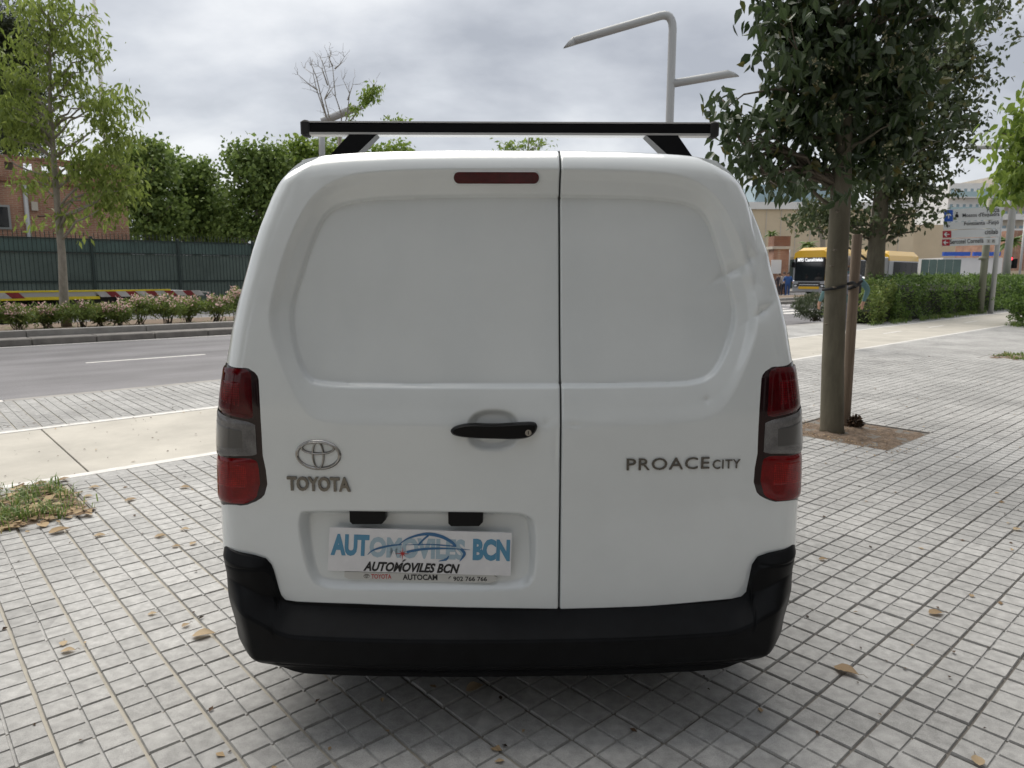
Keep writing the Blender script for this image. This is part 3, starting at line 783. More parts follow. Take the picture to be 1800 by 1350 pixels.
def door(name, side, label=None):
    nx = 300 if side < 0 else 220; nz = 350
    s = np.linspace(0, 1, nx); s = s - 0.10 * np.sin(np.pi * s) * (1 - s)   # finer towards the outer edge
    b = np.linspace(0, 1, nz); b = b + 0.05 * np.sin(np.pi * b) * b
    Sg, Bg = np.meshgrid(s, b)
    X = np.zeros_like(Sg); Z = ZB + Bg * 1.4
    gx = XG - 0.0028 if side < 0 else XG + 0.0028
    for _ in range(14):
        e_ = side * W(Z)
        X = e_ + (gx - e_) * Sg
        Z = ZB + Bg * (ZT(X) - ZB)
    Y = face(X, Z)
    gapd = np.abs(X - gx)
    Y = Y + soft(gapd, 0.005)
    V = np.stack([X, Y, Z], -1).reshape(-1, 3)
    # returned edge in the gap between the doors
    ret = np.stack([X[:, -1], Y[:, -1] + 0.045, Z[:, -1]], -1)
    n0 = len(V); V = np.vstack([V, ret])
    idx = np.arange(nz * nx).reshape(nz, nx)
    q = np.stack([idx[:-1, :-1], idx[:-1, 1:], idx[1:, 1:], idx[1:, :-1]], -1).reshape(-1, 4)
    e0 = idx[:, -1]; e1 = n0 + np.arange(nz)
    q2 = np.stack([e0[:-1], e1[:-1], e1[1:], e0[1:]], -1)
    q = np.vstack([q, q2])
    if side > 0: q = q[:, ::-1]
    o = fast_mesh(name, V, q, M['van_white'], van, True)
    o.data.set_sharp_from_angle(angle=R(50))
    return o
left_door = door('rear_door', -1)
right_door = door('rear_door', 1)
right_door['label'] = 'narrow right rear door with a dented upper corner'
zs_ = np.linspace(0.37, float(ZT(XG)) - 0.03, 40)
MB().loft([[(XG - 0.014, yy, z), (XG + 0.014, yy, z), (XG + 0.014, yy + 0.01, z), (XG - 0.014, yy + 0.01, z)] for z, yy in zip(zs_, face(np.full(40, XG), zs_) + 0.014)], True, True).build('door_seal', M['seal_grey'], van)
def on_face(vs, off):                                       # drape (x, z, h) points on the rear surface
    a = np.array(vs, float); y = face(a[:, 0], a[:, 1])
    return [(x, yy - off - h, z) for (x, z, h), yy in zip(a, y)]
# body shell: rings of the outline going forward
def outline(n=40):
    P = []
    for z in np.linspace(ZB, float(ZT(tx[-1])), n): P.append((-float(W(z)), z))
    wt_ = float(W(ZT(tx[-1])))
    for x in np.linspace(-wt_, wt_, 41)[1:-1]: P.append((x, float(ZT(x))))
    for z in np.linspace(float(ZT(tx[-1])), ZB, n): P.append((float(W(z)), z))
    return np.array(P)
OL = outline()
ring0 = [(x, float(face(np.array([x * 0.9999]), np.array([z]))[0]) + 0.0, z) for x, z in OL]
def station(y, hz, wx, tumble=0.0):
    out = []
    for (x, z) in OL:
        zz = 0.45 + (z - 0.45) * hz if z > 0.45 else z
        xx = x * wx * (1 - tumble * max(0, z - 1.0))
        out.append((xx, y, zz + (0.012 if hz == 1 and y > 0.5 else 0)))
    return out
st = [ring0, [(x, max(y + 0.05, 0.2 + 0.1 * max(0, z - 1)), z) for (x, y, z) in ring0], station(0.42, 1, 1.0), station(1.2, 1, 1.0), station(2.4, 1, 1.0), station(2.75, 0.985, 1.0), station(3.35, 0.62, 0.99, 0.02), station(3.55, 0.52, 0.985), station(4.1, 0.43, 0.93), station(4.27, 0.33, 0.84), station(4.32, 0.15, 0.78)]
sh = MB().loft(st, False, True, closed=False).build('body_shell', M['van_white2'], van, True)
sh.data.set_sharp_from_angle(angle=R(40))
MB().box(-0.80, 0.80, 0.14, 4.1, 0.20, 0.42).build('underbody', M['dark_void'], van)
MB().box(-0.86, 0.86, 0.095, 0.13, 0.30, 0.9).build('inner_panel', M['dark_gap'], van)
for s in (-1, 1):
    for yw in (0.86, 3.62):
        w_ = MB().tube([(s * 0.66, yw, 0.325), (s * 0.69, yw, 0.325), (s * 0.86, yw, 0.325), (s * 0.885, yw, 0.325)], [0.29, 0.325, 0.325, 0.29], 32).build('wheel', M['rubber'], van, True)
        MB().tube([(s * 0.80, yw, 0.325), (s * 0.893, yw, 0.325)], 0.21, 24).build('rim', M['steel_grey'], w_, False)
        ar = MB(); arr = []
        for i in range(17):
            a = math.pi * i / 16
            arr.append([(s * 0.928, yw + 0.40 * math.cos(a), 0.30 + 0.40 * math.sin(a)), (s * 0.928, yw + 0.33 * math.cos(a), 0.30 + 0.34 * math.sin(a)), (s * 0.90, yw + 0.33 * math.cos(a), 0.30 + 0.34 * math.sin(a)), (s * 0.90, yw + 0.40 * math.cos(a), 0.30 + 0.40 * math.sin(a))])
        ar.loft(arr, True, True).build('wheel_arch', M['bumper_plastic'], van)
    MB().hexa([(s * 0.915, 2.45, 1.08), (s * 0.93, 3.35, 1.08), (s * 0.925, 3.35, 1.08), (s * 0.90, 2.45, 1.08), (s * 0.86, 2.5, 1.6), (s * 0.88, 2.85, 1.55), (s * 0.86, 2.85, 1.55), (s * 0.84, 2.5, 1.6)]).build('side_window', M['glass_dark'], van)
    MB().bbox(s * 1.0 - 0.09, s * 1.0 + 0.09, 3.05, 3.22, 1.05, 1.28, 0.03).build('door_mirror', M['black_plastic'], van)
wsv = MB()
wsv.hexa([(-0.72, 3.33, 1.15), (0.72, 3.33, 1.15), (0.72, 3.36, 1.13), (-0.72, 3.36, 1.13), (-0.62, 2.78, 1.72), (0.62, 2.78, 1.72), (0.62, 2.86, 1.72), (-0.62, 2.86, 1.72)]).build('windscreen', M['glass_dark'], van)

# lower bumper: a grid between its upper and lower edge
top_px = [(396, 961), (420, 968), (446, 973), (466, 979), (477, 992), (484, 1022), (489, 1042), (498, 1052), (520, 1055), (620, 1059), (760, 1064), (987, 1068), (1140, 1063), (1290, 1050), (1308, 1046), (1316, 1038), (1320, 1018), (1323, 992), (1333, 976), (1352, 969), (1380, 963), (1406, 955)]
bt_ = sorted(vpx(a, b, extra=0.0) for a, b in top_px)
BXs = np.array([p[0] for p in bt_]); BZs = np.array([p[1] for p in bt_])
BW = 0.926
def bumper():
    nx, nt = 300, 120
    xs = np.linspace(-1, 1, nx); xs = np.sign(xs) * (1 - (1 - np.abs(xs)) ** 1.25) * BW
    tt = np.linspace(0, 1, nt)
    X, T = np.meshgrid(xs, tt)
    ztop = np.interp(X, BXs, BZs - 0.004)
    zbot = 0.190 + 0.07 * ss(0.62, 0.93, np.abs(X)) ** 1.5 + 0.03 * np.clip((np.abs(X) - 0.86) / 0.07, 0, 1) ** 2
    # lay the rows down by height
    Z = ztop + (zbot - ztop) * T
    cz = ss(0.70, 0.82, np.abs(X))                                   # 0 in the middle, 1 on the corner uprights
    ax = np.abs(X)
    ledge_top = 0.387 + 0.012 * (ax / 0.7) ** 2 + 0.075 * ss(0.68, 0.90, ax)
    edge = 0.338 + 0.005 * (ax / 0.7) ** 2 + 0.085 * ss(0.66, 0.92, ax)
    # middle: flat step to the edge, then a face that tucks under
    mid = 0.086 * np.clip((ledge_top + 0.002 - Z) / (ledge_top + 0.002 - edge), 0, 1) ** 0.85
    mid = mid + 0.006 * ss(edge, edge - 0.010, Z)
    tuck = -0.055 * ss(0.262, 0.20, Z)
    groove = -0.012 * np.exp(-((Z - 0.236) / 0.007) ** 2) * ss(0.80, 0.74, np.abs(X))
    up = 0.012 + 0.028 * np.clip((ztop - Z) / 0.030, 0, 1) - 0.004 * np.exp(-((Z - 0.523) / 0.0028) ** 2)
    pr = mid * (1 - 0.38 * cz) * (1 - 0.8 * ss(0.82, 0.91, ax)) + up * cz + tuck + groove
    pr = pr + 0.004 * (1 - cz)
    yb = 0.06 * (np.abs(X) / 0.9) ** 2.4
    Y = yb - pr
    d = BW - np.abs(X); rc = 0.085
    k = np.clip(rc - d, 0, rc); Y = Y + rc - np.sqrt(np.maximum(rc * rc - k * k, 0))
    # corners draw in towards the bottom
    Xo = X * (1 - (0.020 * ss(0.62, 0.42, Z) + 0.024 * ss(0.44, 0.29, Z) + 0.04 * ss(0.30, 0.19, Z)) * ss(0.55, 0.92, np.abs(X)))
    V = np.stack([Xo, Y, Z], -1)
    # roll the outer sides forward, and close top and bottom
    L_ = V[:, 0].copy(); Rr = V[:, -1].copy(); L_[:, 1] += 0.5; Rr[:, 1] += 0.5
    V = np.concatenate([L_[:, None], V, Rr[:, None]], 1)
    tp = V[0].copy(); tp[:, 1] += 0.06; bo = V[-1].copy(); bo[:, 1] += 0.25; bo[:, 2] += 0.01
    V = np.concatenate([tp[None], V, bo[None]], 0)
    nz_, nx_ = V.shape[:2]
    idx = np.arange(nz_ * nx_).reshape(nz_, nx_)
    q = np.stack([idx[:-1, :-1], idx[1:, :-1], idx[1:, 1:], idx[:-1, 1:]], -1).reshape(-1, 4)
    o = fast_mesh('bumper', V.reshape(-1, 3), q, M['bumper_plastic'], van, True)
    o.data.set_sharp_from_angle(angle=R(75))
    return o
bump_o = bumper()
c = vpx(1264, 1124, extra=-0.08)
tw = MB(); ringp = []
for i in range(28):
    a = 2 * math.pi * i / 28
    ringp.append([(c[0] + (0.026 + dr) * math.cos(a), 0.06 * (c[0] / 0.9) ** 2.4 - 0.0855 + dy, c[1] + (0.026 + dr) * math.sin(a)) for dr, dy in ((-0.0016, 0), (0.0016, 0), (0.0016, 0.004), (-0.0016, 0.004))])
ringp.append(ringp[0])
tw.loft(ringp).build('tow_cover', M['black_plastic'], bump_o)

# tail lights
def slice_pts(z, side, x_in, n=26, wrap=0.12):
    """points on the body at height z from x_in round the corner and along the side"""
    P = []
    w = float(W(z))
    xs = x_in + (w - x_in) * (1 - (1 - np.linspace(0, 1, n)) ** 2)
    ys = np.array([float(base(np.array([x]), np.array([z]))[0]) for x in xs])
    d = (w - xs) * 0.96; k = np.clip(RC - d, 0, RC); ys = ys + RC - np.sqrt(np.maximum(RC * RC - k * k, 0))
    P = [(x, y) for x, y in zip(xs, ys)]
    P += [(w, ys[-1] + wrap * t) for t in (0.25, 0.6, 1.0)]
    return P
def offs(P, h):
    out = []
    for i, (x, y) in enumerate(P):
        x0, y0 = P[max(i - 1, 0)]; x1, y1 = P[min(i + 1, len(P) - 1)]
        tx_, ty_ = x1 - x0, y1 - y0; l = math.hypot(tx_, ty_) + 1e-9
        out.append((x + ty_ / l * h, y - tx_ / l * h))
    return out
TLZ = [vpx(430, p)[1] for p in (893, 886, 872, 850, 825, 800, 760, 720, 690, 662, 650, 644, 641)]
TLX = [abs(vpx(q, p)[0]) for q, p in ((425, 893), (450, 886), (468, 872), (474.5, 850), (472, 825), (466.5, 800), (464.5, 760), (462, 720), (460, 690), (458, 662), (452, 650), (440, 644), (428, 641))]
def tl_in(z): return float(np.interp(z, TLZ, TLX))
def panel(side, zf0, zf1, inset, h, nz=26, edge_drop=True, nx=26):
    """a lens between two height curves zf(s), s from 0 (inner edge) to 1"""
    rows_ = []
    for i in range(nz + 1):
        r_ = i / nz
        zc = zf0(0.5) + (zf1(0.5) - zf0(0.5)) * r_
        P = offs(slice_pts(zc, side, tl_in(zc) + inset, nx), h)
        row = []
        for j, (x, y) in enumerate(P):
            s = j / (len(P) - 1)
            z = zf0(s) + (zf1(s) - zf0(s)) * r_
            k = min(i, nz - i) / nz
            drop = 0.0
            if edge_drop:
                drop = 0.006 * (max(0, 1 - k * 9) ** 2 + max(0, 1 - s * 9) ** 2)
            row.append((side * x, y + drop, z))
        rows_.append(row)
    mb = MB(); mb.loft(rows_, closed=False)
    if side > 0: mb.f = [f[::-1] for f in mb.f]
    return mb
zA, zB_ = TLZ[0], TLZ[-1]
def lens_mat(name, col, rough, scale, lo):
    m = mat(name, col, 0.07, coat=0.0, spec=0.35)
    nt = m.node_tree; N = nt.nodes; L = nt.links; b = N['Principled BSDF']
    g = N.new('ShaderNodeNewGeometry')
    w = N.new('ShaderNodeTexBrick'); w.inputs['Scale'].default_value = scale
    w.offset = 0.0
    w.inputs['Color1'].default_value = (*col, 1); w.inputs['Color2'].default_value = (*[c_ * 0.75 for c_ in col], 1); w.inputs['Mortar'].default_value = (*[c_ * lo for c_ in col], 1)
    w.inputs['Mortar Size'].default_value = 0.05; w.inputs['Brick Width'].default_value = 0.5; w.inputs['Row Height'].default_value = 0.5
    sp = N.new('ShaderNodeSeparateXYZ'); cb = N.new('ShaderNodeCombineXYZ'); L.new(g.outputs['Position'], sp.inputs[0]); L.new(sp.outputs[0], cb.inputs[0]); L.new(sp.outputs[2], cb.inputs[1])
    L.new(cb.outputs[0], w.inputs['Vector'])
    n = N.new('ShaderNodeTexNoise'); n.inputs['Scale'].default_value = 22; L.new(g.outputs['Position'], n.inputs['Vector'])
    q = N.new('ShaderNodeMapRange'); q.inputs[1].default_value = 0.35; q.inputs[2].default_value = 0.65; q.inputs[3].default_value = 0.8; q.inputs[4].default_value = 1.2; L.new(n.outputs[0], q.inputs[0])
    sc = N.new('ShaderNodeVectorMath'); sc.operation = 'SCALE'; L.new(w.outputs[0], sc.inputs[0]); L.new(q.outputs[0], sc.inputs['Scale']); L.new(sc.outputs[0], b.inputs['Base Color'])
    return m
lens_mat('lens_red', (0.075, 0.001, 0.003), 0.2, 90, 0.75)
lens_mat('lens_red_low', (0.20, 0.002, 0.004), 0.2, 110, 0.6)
lens_mat('lens_clear', (0.17, 0.165, 0.165), 0.2, 130, 0.8)
lens_mat('lens_pattern', (0.145, 0.003, 0.006), 0.2, 70, 0.3)
lens_mat('lens_pattern_low', (0.30, 0.006, 0.006), 0.2, 85, 0.3)
mat('lens_dark', (0.012, 0.002, 0.003), 0.12, coat=0.5, spec=0.2)
for side in (-1, 1):
    hs = panel(side, lambda s: zA, lambda s: zB_, 0.0, 0.004, 40)
    lt = hs.build('tail_light', M['lens_dark'], van, True)
    h1 = vpx(430, 716)[1]; h2 = vpx(430, 742)[1]; h3 = vpx(430, 801)[1]; h4 = vpx(430, 807)[1]
    zup = lambda s: h2 + (h1 - h2) * s
    zlo = lambda s: h3 + (h4 - h3) * s
    panel(side, lambda s: zup(s) + 0.003, lambda s: zB_ - 0.012, 0.023, 0.0085).build('upper_lens', M['lens_red'], lt, True)
    panel(side, lambda s: zlo(s) + 0.001, lambda s: zup(s) - 0.001, 0.024, 0.0105).build('clear_lens', M['lens_clear'], lt, True)
    panel(side, lambda s: zA + 0.014, lambda s: zlo(s) - 0.003, 0.026, 0.0085).build('lower_lens', M['lens_red_low'], lt, True)
    panel(side, lambda s: zup(s) + 0.035, lambda s: zB_ - 0.045, 0.040, 0.0090, nx=14).build('reflector', M['lens_pattern'], lt, True)
    panel(side, lambda s: zA + 0.060, lambda s: zlo(s) - 0.020, 0.036, 0.0090, nx=14).build('reflector', M['lens_pattern_low'], lt, True)
    # dark bulb window inside the clear lens
    panel(side, lambda s: zlo(s) + 0.018, lambda s: zup(s) - 0.022, 0.040, 0.0112, nx=14).build('bulb_window', mat('bulb_dark', (0.05, 0.049, 0.05), 0.3, coat=0.8), lt, True)

# third brake light
def slot(x0, x1, zc, h, n=10):
    P = []
    for i in range(n + 1):
        a = math.pi / 2 + math.pi * i / n; P.append((x0 + h + h * math.cos(a), zc + h * math.sin(a)))
    for i in range(n + 1):
        a = -math.pi / 2 + math.pi * i / n; P.append((x1 - h + h * math.cos(a), zc + h * math.sin(a)))
    return P
def plaque(name, P, mt, parent, o0, o1, cx=None):
    """a closed outline on the rear surface given thickness from o0 to o1"""
    c_ = (sum(p[0] for p in P) / len(P), sum(p[1] for p in P) / len(P))
    a = on_face([(x, z, 0) for x, z in P], o0); b = on_face([(x, z, 0) for x, z in P], o1)
    in_ = [(c_[0] + (x - c_[0]) * 0.985, c_[1] + (z - c_[1]) * 0.9) for x, z in P]
    d = on_face([(x, z, 0) for x, z in in_], o1 + 0.002)
    mb = MB().loft([a, b, d], False, True)
    return mb.build(name, mt, parent, False)
zc = (BRAKE[0][1] + BRAKE[1][1]) / 2; hh = vpx(870, 302.5)[1] - vpx(870, 321)[1]
rim_ = plaque('brake_light_rim', slot(BRAKE[0][0] - 0.004, BRAKE[1][0] + 0.004, zc, hh / 2 + 0.004), M['van_white2'], left_door, 0.0, 0.003)
plaque('brake_light', slot(BRAKE[0][0], BRAKE[1][0], zc, hh / 2), M['lens_red'], left_door, 0.002, 0.0075)

# handle with its lock
def handle():
    pts_px = [(790, 757), (800, 748), (826, 743), (870, 744.5), (912, 742), (938, 741), (945, 746), (943, 757), (932, 767), (912, 770.5), (870, 769), (826, 768), (798, 765)]
    P = smooth_poly(np.array([vpx(*p) for p in pts_px]), 2)
    cx, cz = P.mean(0)
    rings = []
    for sc, h in ((1.0, 0.0), (1.0, 0.012), (0.96, 0.022), (0.80, 0.029)):
        y0 = base(np.array([cx]), np.array([cz]))[0]
        rings.append([(cx + (x - cx) * (1 - (1 - sc) * 0.3), float(base(x, z)) - h + 0.010 * (abs(x - cx) / 0.14) ** 2, cz + (z - cz) * sc) for x, z in P])
    return MB().loft(rings[::-1], True, False).build('handle', M['black_plastic'], left_door, True)
hd = handle(); hd.data.set_sharp_from_angle(angle=R(40))
c = vpx(928, 757)
MB().tube([(c[0], float(base(c[0], c[1])) - 0.018, c[1]), (c[0], float(base(c[0], c[1])) - 0.0305, c[1])], 0.0095, 18).build('lock', M['chrome'], hd)
MB().box(c[0] - 0.0012, c[0] + 0.0012, float(base(c[0], c[1])) - 0.0312, float(base(c[0], c[1])) - 0.0306, c[1] - 0.005, c[1] + 0.005).build('keyhole', M['dark_gap'], hd)

# lettering
def text_mesh(body, bold=0.0, shear=0.0, extrude=0.0, spacing=1.0):
    cu = bpy.data.curves.new('lettering', 'FONT'); cu.body = body; cu.offset = bold; cu.shear = shear; cu.extrude = extrude; cu.space_character = spacing
    cu.resolution_u = 3
    o = bpy.data.objects.new('lettering', cu); COL.objects.link(o)
    dg = bpy.context.evaluated_depsgraph_get(); me = bpy.data.meshes.new_from_object(o.evaluated_get(dg))
    bpy.data.objects.remove(o); bpy.data.curves.remove(cu)
    v = np.array([tuple(p.co) for p in me.vertices]); f = [tuple(p.vertices) for p in me.polygons]
    bpy.data.meshes.remove(me)
    return v, f
def fit(v, x0, x1, z0, z1):
    a = v.copy(); lo, hi = v.min(0), v.max(0)
    a[:, 0] = x0 + (v[:, 0] - lo[0]) / (hi[0] - lo[0]) * (x1 - x0)
    a[:, 1] = z0 + (v[:, 1] - lo[1]) / (hi[1] - lo[1]) * (z1 - z0)
    return a
def letters_on_door(body, p0, p1, mt, parent, thick=0.004, **k):
    """raised letters between two pixel corners (left-bottom, right-top)"""
    v, f = text_mesh(body, extrude=0.5, **k)
    (x0, z0), (x1, z1) = vpx(*p0), vpx(*p1)
    a = fit(v, x0, x1, z0, z1)
    sl = (vpx(p1[0], p0[1])[1] - z0)
    P = on_face([(x, z, (h + 0.5) * thick) for x, z, h in a], 0.0005)
    return mesh('lettering', P, f, mt, parent)
letters_on_door('TOYOTA', (506, 861.5), (616, 838.5), M['dark_chrome'], left_door, 0.006, bold=0.035)
letters_on_door('PROACE', (1101, 826.5), (1247, 802.5), M['dark_chrome'], right_door, 0.005, bold=0.004, spacing=1.1)
letters_on_door('CITY', (1252, 824), (1301, 806.5), M['dark_chrome'], right_door, 0.005, bold=0.002, spacing=1.1)
# the oval emblem: three ellipses
def oval(cx, cz, rx, rz, wd, th, n=48, h0=0.001):
    rings = []
    for i in range(n + 1):
        a = 2 * math.pi * i / n; ca, sa = math.cos(a), math.sin(a)
        row = []
        for dr, h in ((-wd, 0), (-wd * 0.5, th * 0.85), (0, th), (wd * 0.5, th * 0.85), (wd, 0)):
            row.append((cx + (rx + dr) * ca, cz + (rz + dr) * sa, h))
        rings.append(on_face(row, h0))
    return MB().loft(rings, closed=False)
ec = vpx(559.5, 799.5); ex_, ez_ = abs(vpx(600, 799.5)[0] - vpx(519.5, 799.5)[0]) / 2, abs(vpx(559.5, 772.5)[1] - vpx(559.5, 826)[1]) / 2
em = empty('emblem'); em.parent = left_door
oval(ec[0], ec[1], ex_ - 0.005, ez_ - 0.005, 0.0052, 0.006).build('outer_ring', M['chrome'], left_door, True)
oval(ec[0], ec[1] - 0.0005, ex_ * 0.235, ez_ * 0.85, 0.0036, 0.007).build('inner_ring', M['chrome'], left_door, True)
oval(ec[0], ec[1] + ez_ * 0.46, ex_ * 0.70, ez_ * 0.37, 0.0042, 0.0075).build('inner_ring', M['chrome'], left_door, True)
bpy.data.objects.remove(em)

# number plate recess: lamps, sign board, dealer strip
def face_pt(px, py, off): x, z = vpx(px, py); return (x, float(face(np.array([x]), np.array([z]))[0]) - off, z)
for (xa, xb, ya, yb) in ((613, 678, 897, 923), (787, 850, 899, 926)):
    (x0, z1), (x1, z0) = vpx(xa, ya), vpx(xb, yb)
    yb_ = float(base((x0 + x1) / 2, z0))
    mb = MB(); c_ = 0.008
    prof = [(x0, z1), (x0, z0 + c_), (x0 + c_, z0), (x1 - c_ * 1.6, z0), (x1 - 0.002, z0 + c_ * 1.4), (x1, z1)]
    mb.loft([[(x, yb_ + 0.050, z) for x, z in prof], [(x, yb_ + 0.012, z) for x, z in prof], [(x * 0.97 + (x0 + x1) / 2 * 0.03, yb_ + 0.006, z) for x, z in prof]], True, True)
    mb.build('plate_lamp', M['black_plastic'], left_door)
# flat sign board standing in the recess
pc = [(580.5, 925.5), (899.5, 935), (897.5, 1010), (577, 1001)]
plc = [vpx(*p, extra=0.012) for p in pc]
yL, yR = float(base(plc[0][0], 0.7)) + 0.004, float(base(plc[1][0], 0.7)) + 0.002
def by(x): return yL + (yR - yL) * (x - plc[0][0]) / (plc[1][0] - plc[0][0])
py0 = 0.0
brd = MB().loft([[(x, by(x) + 0.008, z) for x, z in plc], [(x, by(x), z) for x, z in plc]][::-1], True, True)
board = brd.build('sign_board', M['paper_white'], left_door)
def plate_xy(s, t):                                         # 0..1 across, 0..1 upwards on the board
    a, b, c_, d = [np.array(p) for p in (plc[3], plc[2], plc[1], plc[0])]
    return a * (1 - s) * (1 - t) + b * s * (1 - t) + c_ * s * t + d * (1 - s) * t
def print_on_board(name, v, f, mt, y):
    P = []
    for x, t, *_ in v:
        q = plate_xy(x, t); P.append((q[0], by(q[0]) + y, q[1]))
    return mesh(name, P, f, mt, board)
def word(body, x0, x1, t0, t1, mt, bold=0.02, shear=0.0, y=0.0008, spacing=1.0):
    v, f = text_mesh(body, bold, shear, 0.0, spacing)
    print_on_board('lettering', fit(v, x0, x1, t0, t1), f, mt, py0 - y)
word('AUT', 0.012, 0.222, 0.36, 0.86, M['print_blue'], 0.055)
word('OMOVILES', 0.224, 0.748, 0.34, 0.82, M['print_blue_pale'], 0.05, y=0.0006)
word('BCN', 0.79, 0.993, 0.34, 0.85, M['print_blue'], 0.055)
word('AUTOMOVILES BCN', 0.195, 0.722, 0.02, 0.245, M['ink_black'], 0.04, 0.3, 0.0012)
print_on_board('lettering', [(0.404, 0.262, 0), (0.413, 0.262, 0), (0.43, 0.315, 0), (0.416, 0.315, 0)], [(0, 1, 2, 3)], M['ink_black'], -0.0012)
def swoosh(pts, wds, mt, y):
    pts = np.array(pts); n = 30; P = []
    t = np.linspace(0, len(pts) - 1, n)
    def cr(i, u):
        p0, p1, p2, p3 = pts[max(i - 1, 0)], pts[i], pts[min(i + 1, len(pts) - 1)], pts[min(i + 2, len(pts) - 1)]
        return 0.5 * ((2 * p1) + (-p0 + p2) * u + (2 * p0 - 5 * p1 + 4 * p2 - p3) * u * u + (-p0 + 3 * p1 - 3 * p2 + p3) * u ** 3)
    c_ = [cr(min(int(a), len(pts) - 2), a - min(int(a), len(pts) - 2)) for a in t]
    w = np.interp(t, np.arange(len(wds)) * (len(pts) - 1) / (len(wds) - 1), wds)
    v = []; f = []
    for i in range(n):
        d = np.array(c_[min(i + 1, n - 1)]) - np.array(c_[max(i - 1, 0)]); d = d * (4, 1); d = d / (np.hypot(*d) + 1e-9)
        nrm = np.array((-d[1] / 4, d[0]))
        v += [tuple(c_[i] + nrm * w[i]) + (0,), tuple(c_[i] - nrm * w[i]) + (0,)]
        if i: f.append((2 * i - 2, 2 * i - 1, 2 * i + 1, 2 * i))
    print_on_board('car_drawing', v, f, mt, py0 - y)
nv = M['print_navy']
swoosh([(0.215, 0.40), (0.25, 0.52), (0.33, 0.62), (0.40, 0.66)], (0.004, 0.025, 0.012), nv, 0.0015)
swoosh([(0.385, 0.66), (0.44, 0.82), (0.53, 0.92), (0.61, 0.88), (0.67, 0.76), (0.695, 0.66)], (0.006, 0.04, 0.028), nv, 0.0016)
swoosh([(0.545, 0.89), (0.52, 0.80), (0.495, 0.68), (0.49, 0.655)], (0.02, 0.02, 0.02), nv, 0.0017)
swoosh([(0.42, 0.655), (0.55, 0.68), (0.66, 0.665), (0.70, 0.65)], (0.004, 0.014, 0.01), nv, 0.0018)
swoosh([(0.43, 0.49), (0.52, 0.57), (0.64, 0.60), (0.775, 0.585)], (0.03, 0.025, 0.003), nv, 0.0015)
swoosh([(0.725, 0.60), (0.745, 0.50), (0.735, 0.40), (0.72, 0.31)], (0.03, 0.03, 0.004), nv, 0.0016)
swoosh([(0.605, 0.30), (0.635, 0.33), (0.65, 0.36), (0.66, 0.43)], (0.004, 0.03, 0.01), nv, 0.0017)
sv, sf = [(0.407, 0.45, 0)], []
for i in range(16):
    a = 2 * math.pi * i / 16; r_ = (0.042 if i % 4 == 0 else 0.027) if i % 2 == 0 else 0.007
    sv.append((0.407 + r_ * math.cos(a), 0.45 + r_ * 4 * math.sin(a), 0))
for i in range(16): sf.append((0, 1 + i, 1 + (i + 1) % 16))
print_on_board('star', sv, sf, M['print_red'], py0 - 0.002)
# dealer strip below the board
sp_ = [vpx(*p, extra=0.014) for p in ((606, 1004), (868, 1010), (873, 1013), (870, 1021), (864, 1023), (614, 1017), (606, 1013))]
strip = MB().loft([[(x, by(x) + 0.012, z) for x, z in sp_], [(x, by(x) + 0.004, z) for x, z in sp_]][::-1], True, True).build('dealer_strip', M['strip_white'], left_door)
def strip_word(body, xa, xb, ya, yb, mt, bold=0.02):
    v, f = text_mesh(body, bold)
    (x0, z0), (x1, z1) = vpx(xa, ya, extra=0.014), vpx(xb, yb, extra=0.014)
    a = fit(v, x0, x1, z0, z1)
    mesh('lettering', [(x, by(x) + 0.0032, z) for x, z, _ in a], f, mt, strip)
strip_word('TOYOTA', 653, 688, 1016.5, 1009, M['print_red']); strip_word('AUTOCAM', 708, 769, 1019, 1009.5, M['ink_black'], 0.03); strip_word('902 766 766', 797, 856, 1020.5, 1012.5, M['ink_black'], 0.015)
def flat_oval(cx, cz, rx, rz, wd, y):
    rings = []
    for i in range(25):
        a = 2 * math.pi * i / 24
        rings.append([(cx + (rx + d) * math.cos(a), by(cx) + y, cz + (rz + d) * math.sin(a)) for d in (-wd, wd)])
    return MB().loft(rings, closed=False)
q = vpx(645, 1012, extra=0.014)
for k_, (rx, rz, dz) in enumerate(((0.0095, 0.0062, 0), (0.0026, 0.005, 0), (0.0065, 0.0024, 0.0028))):
    flat_oval(q[0], q[1] + dz, rx, rz, 0.0006, 0.0033 - 0.0002 * k_).build('badge', M['dark_chrome'], strip)
q = vpx(791, 1015, extra=0.014)
MB().tube([(q[0] - 0.003, by(q[0]) + 0.0032, q[1] - 0.004), (q[0] - 0.0035, by(q[0]) + 0.0032, q[1]), (q[0] + 0.002, by(q[0]) + 0.0032, q[1] + 0.0045)], 0.0011, 5).build('phone_symbol', M['ink_black'], strip)

# roof bar on two feet
YBAR = 0.50
def vb(px, py, yl=YBAR):
    a, b, c_ = ray(px, py); o = to_local((0, 0, CAM_H)); q = to_local((a, b, CAM_H + c_)) - o
    t = (yl - o.y) / q.y; return (o.x + q.x * t, CAM_H + c_ * t)
(xb0, zb1), (xb1, zb0) = vb(530, 214.5), vb(1261, 238)
zb1 = (vb(530, 214.5)[1] + vb(1261, 218)[1]) / 2; zb0 = zb1 - 0.040
rack = tag(empty('roof_bar', VAN_LOC, VAN_YAW), 'black roof bar with aluminium edges and two sloping feet on the van roof', 'roof bar')
zroof = float(ZT(0.5)) + 0.005
MB().bbox(xb0 + 0.03, xb1 - 0.03, YBAR - 0.017, YBAR + 0.017, zb0 + 0.004, zb1 - 0.004, 0.004).build('bar', M['black_plastic'], rack)
MB().box(xb0 + 0.03, xb1 - 0.03, YBAR - 0.019, YBAR + 0.019, zb1 - 0.004, zb1 + 0.001).build('upper_edge', M['aluminium'], rack)
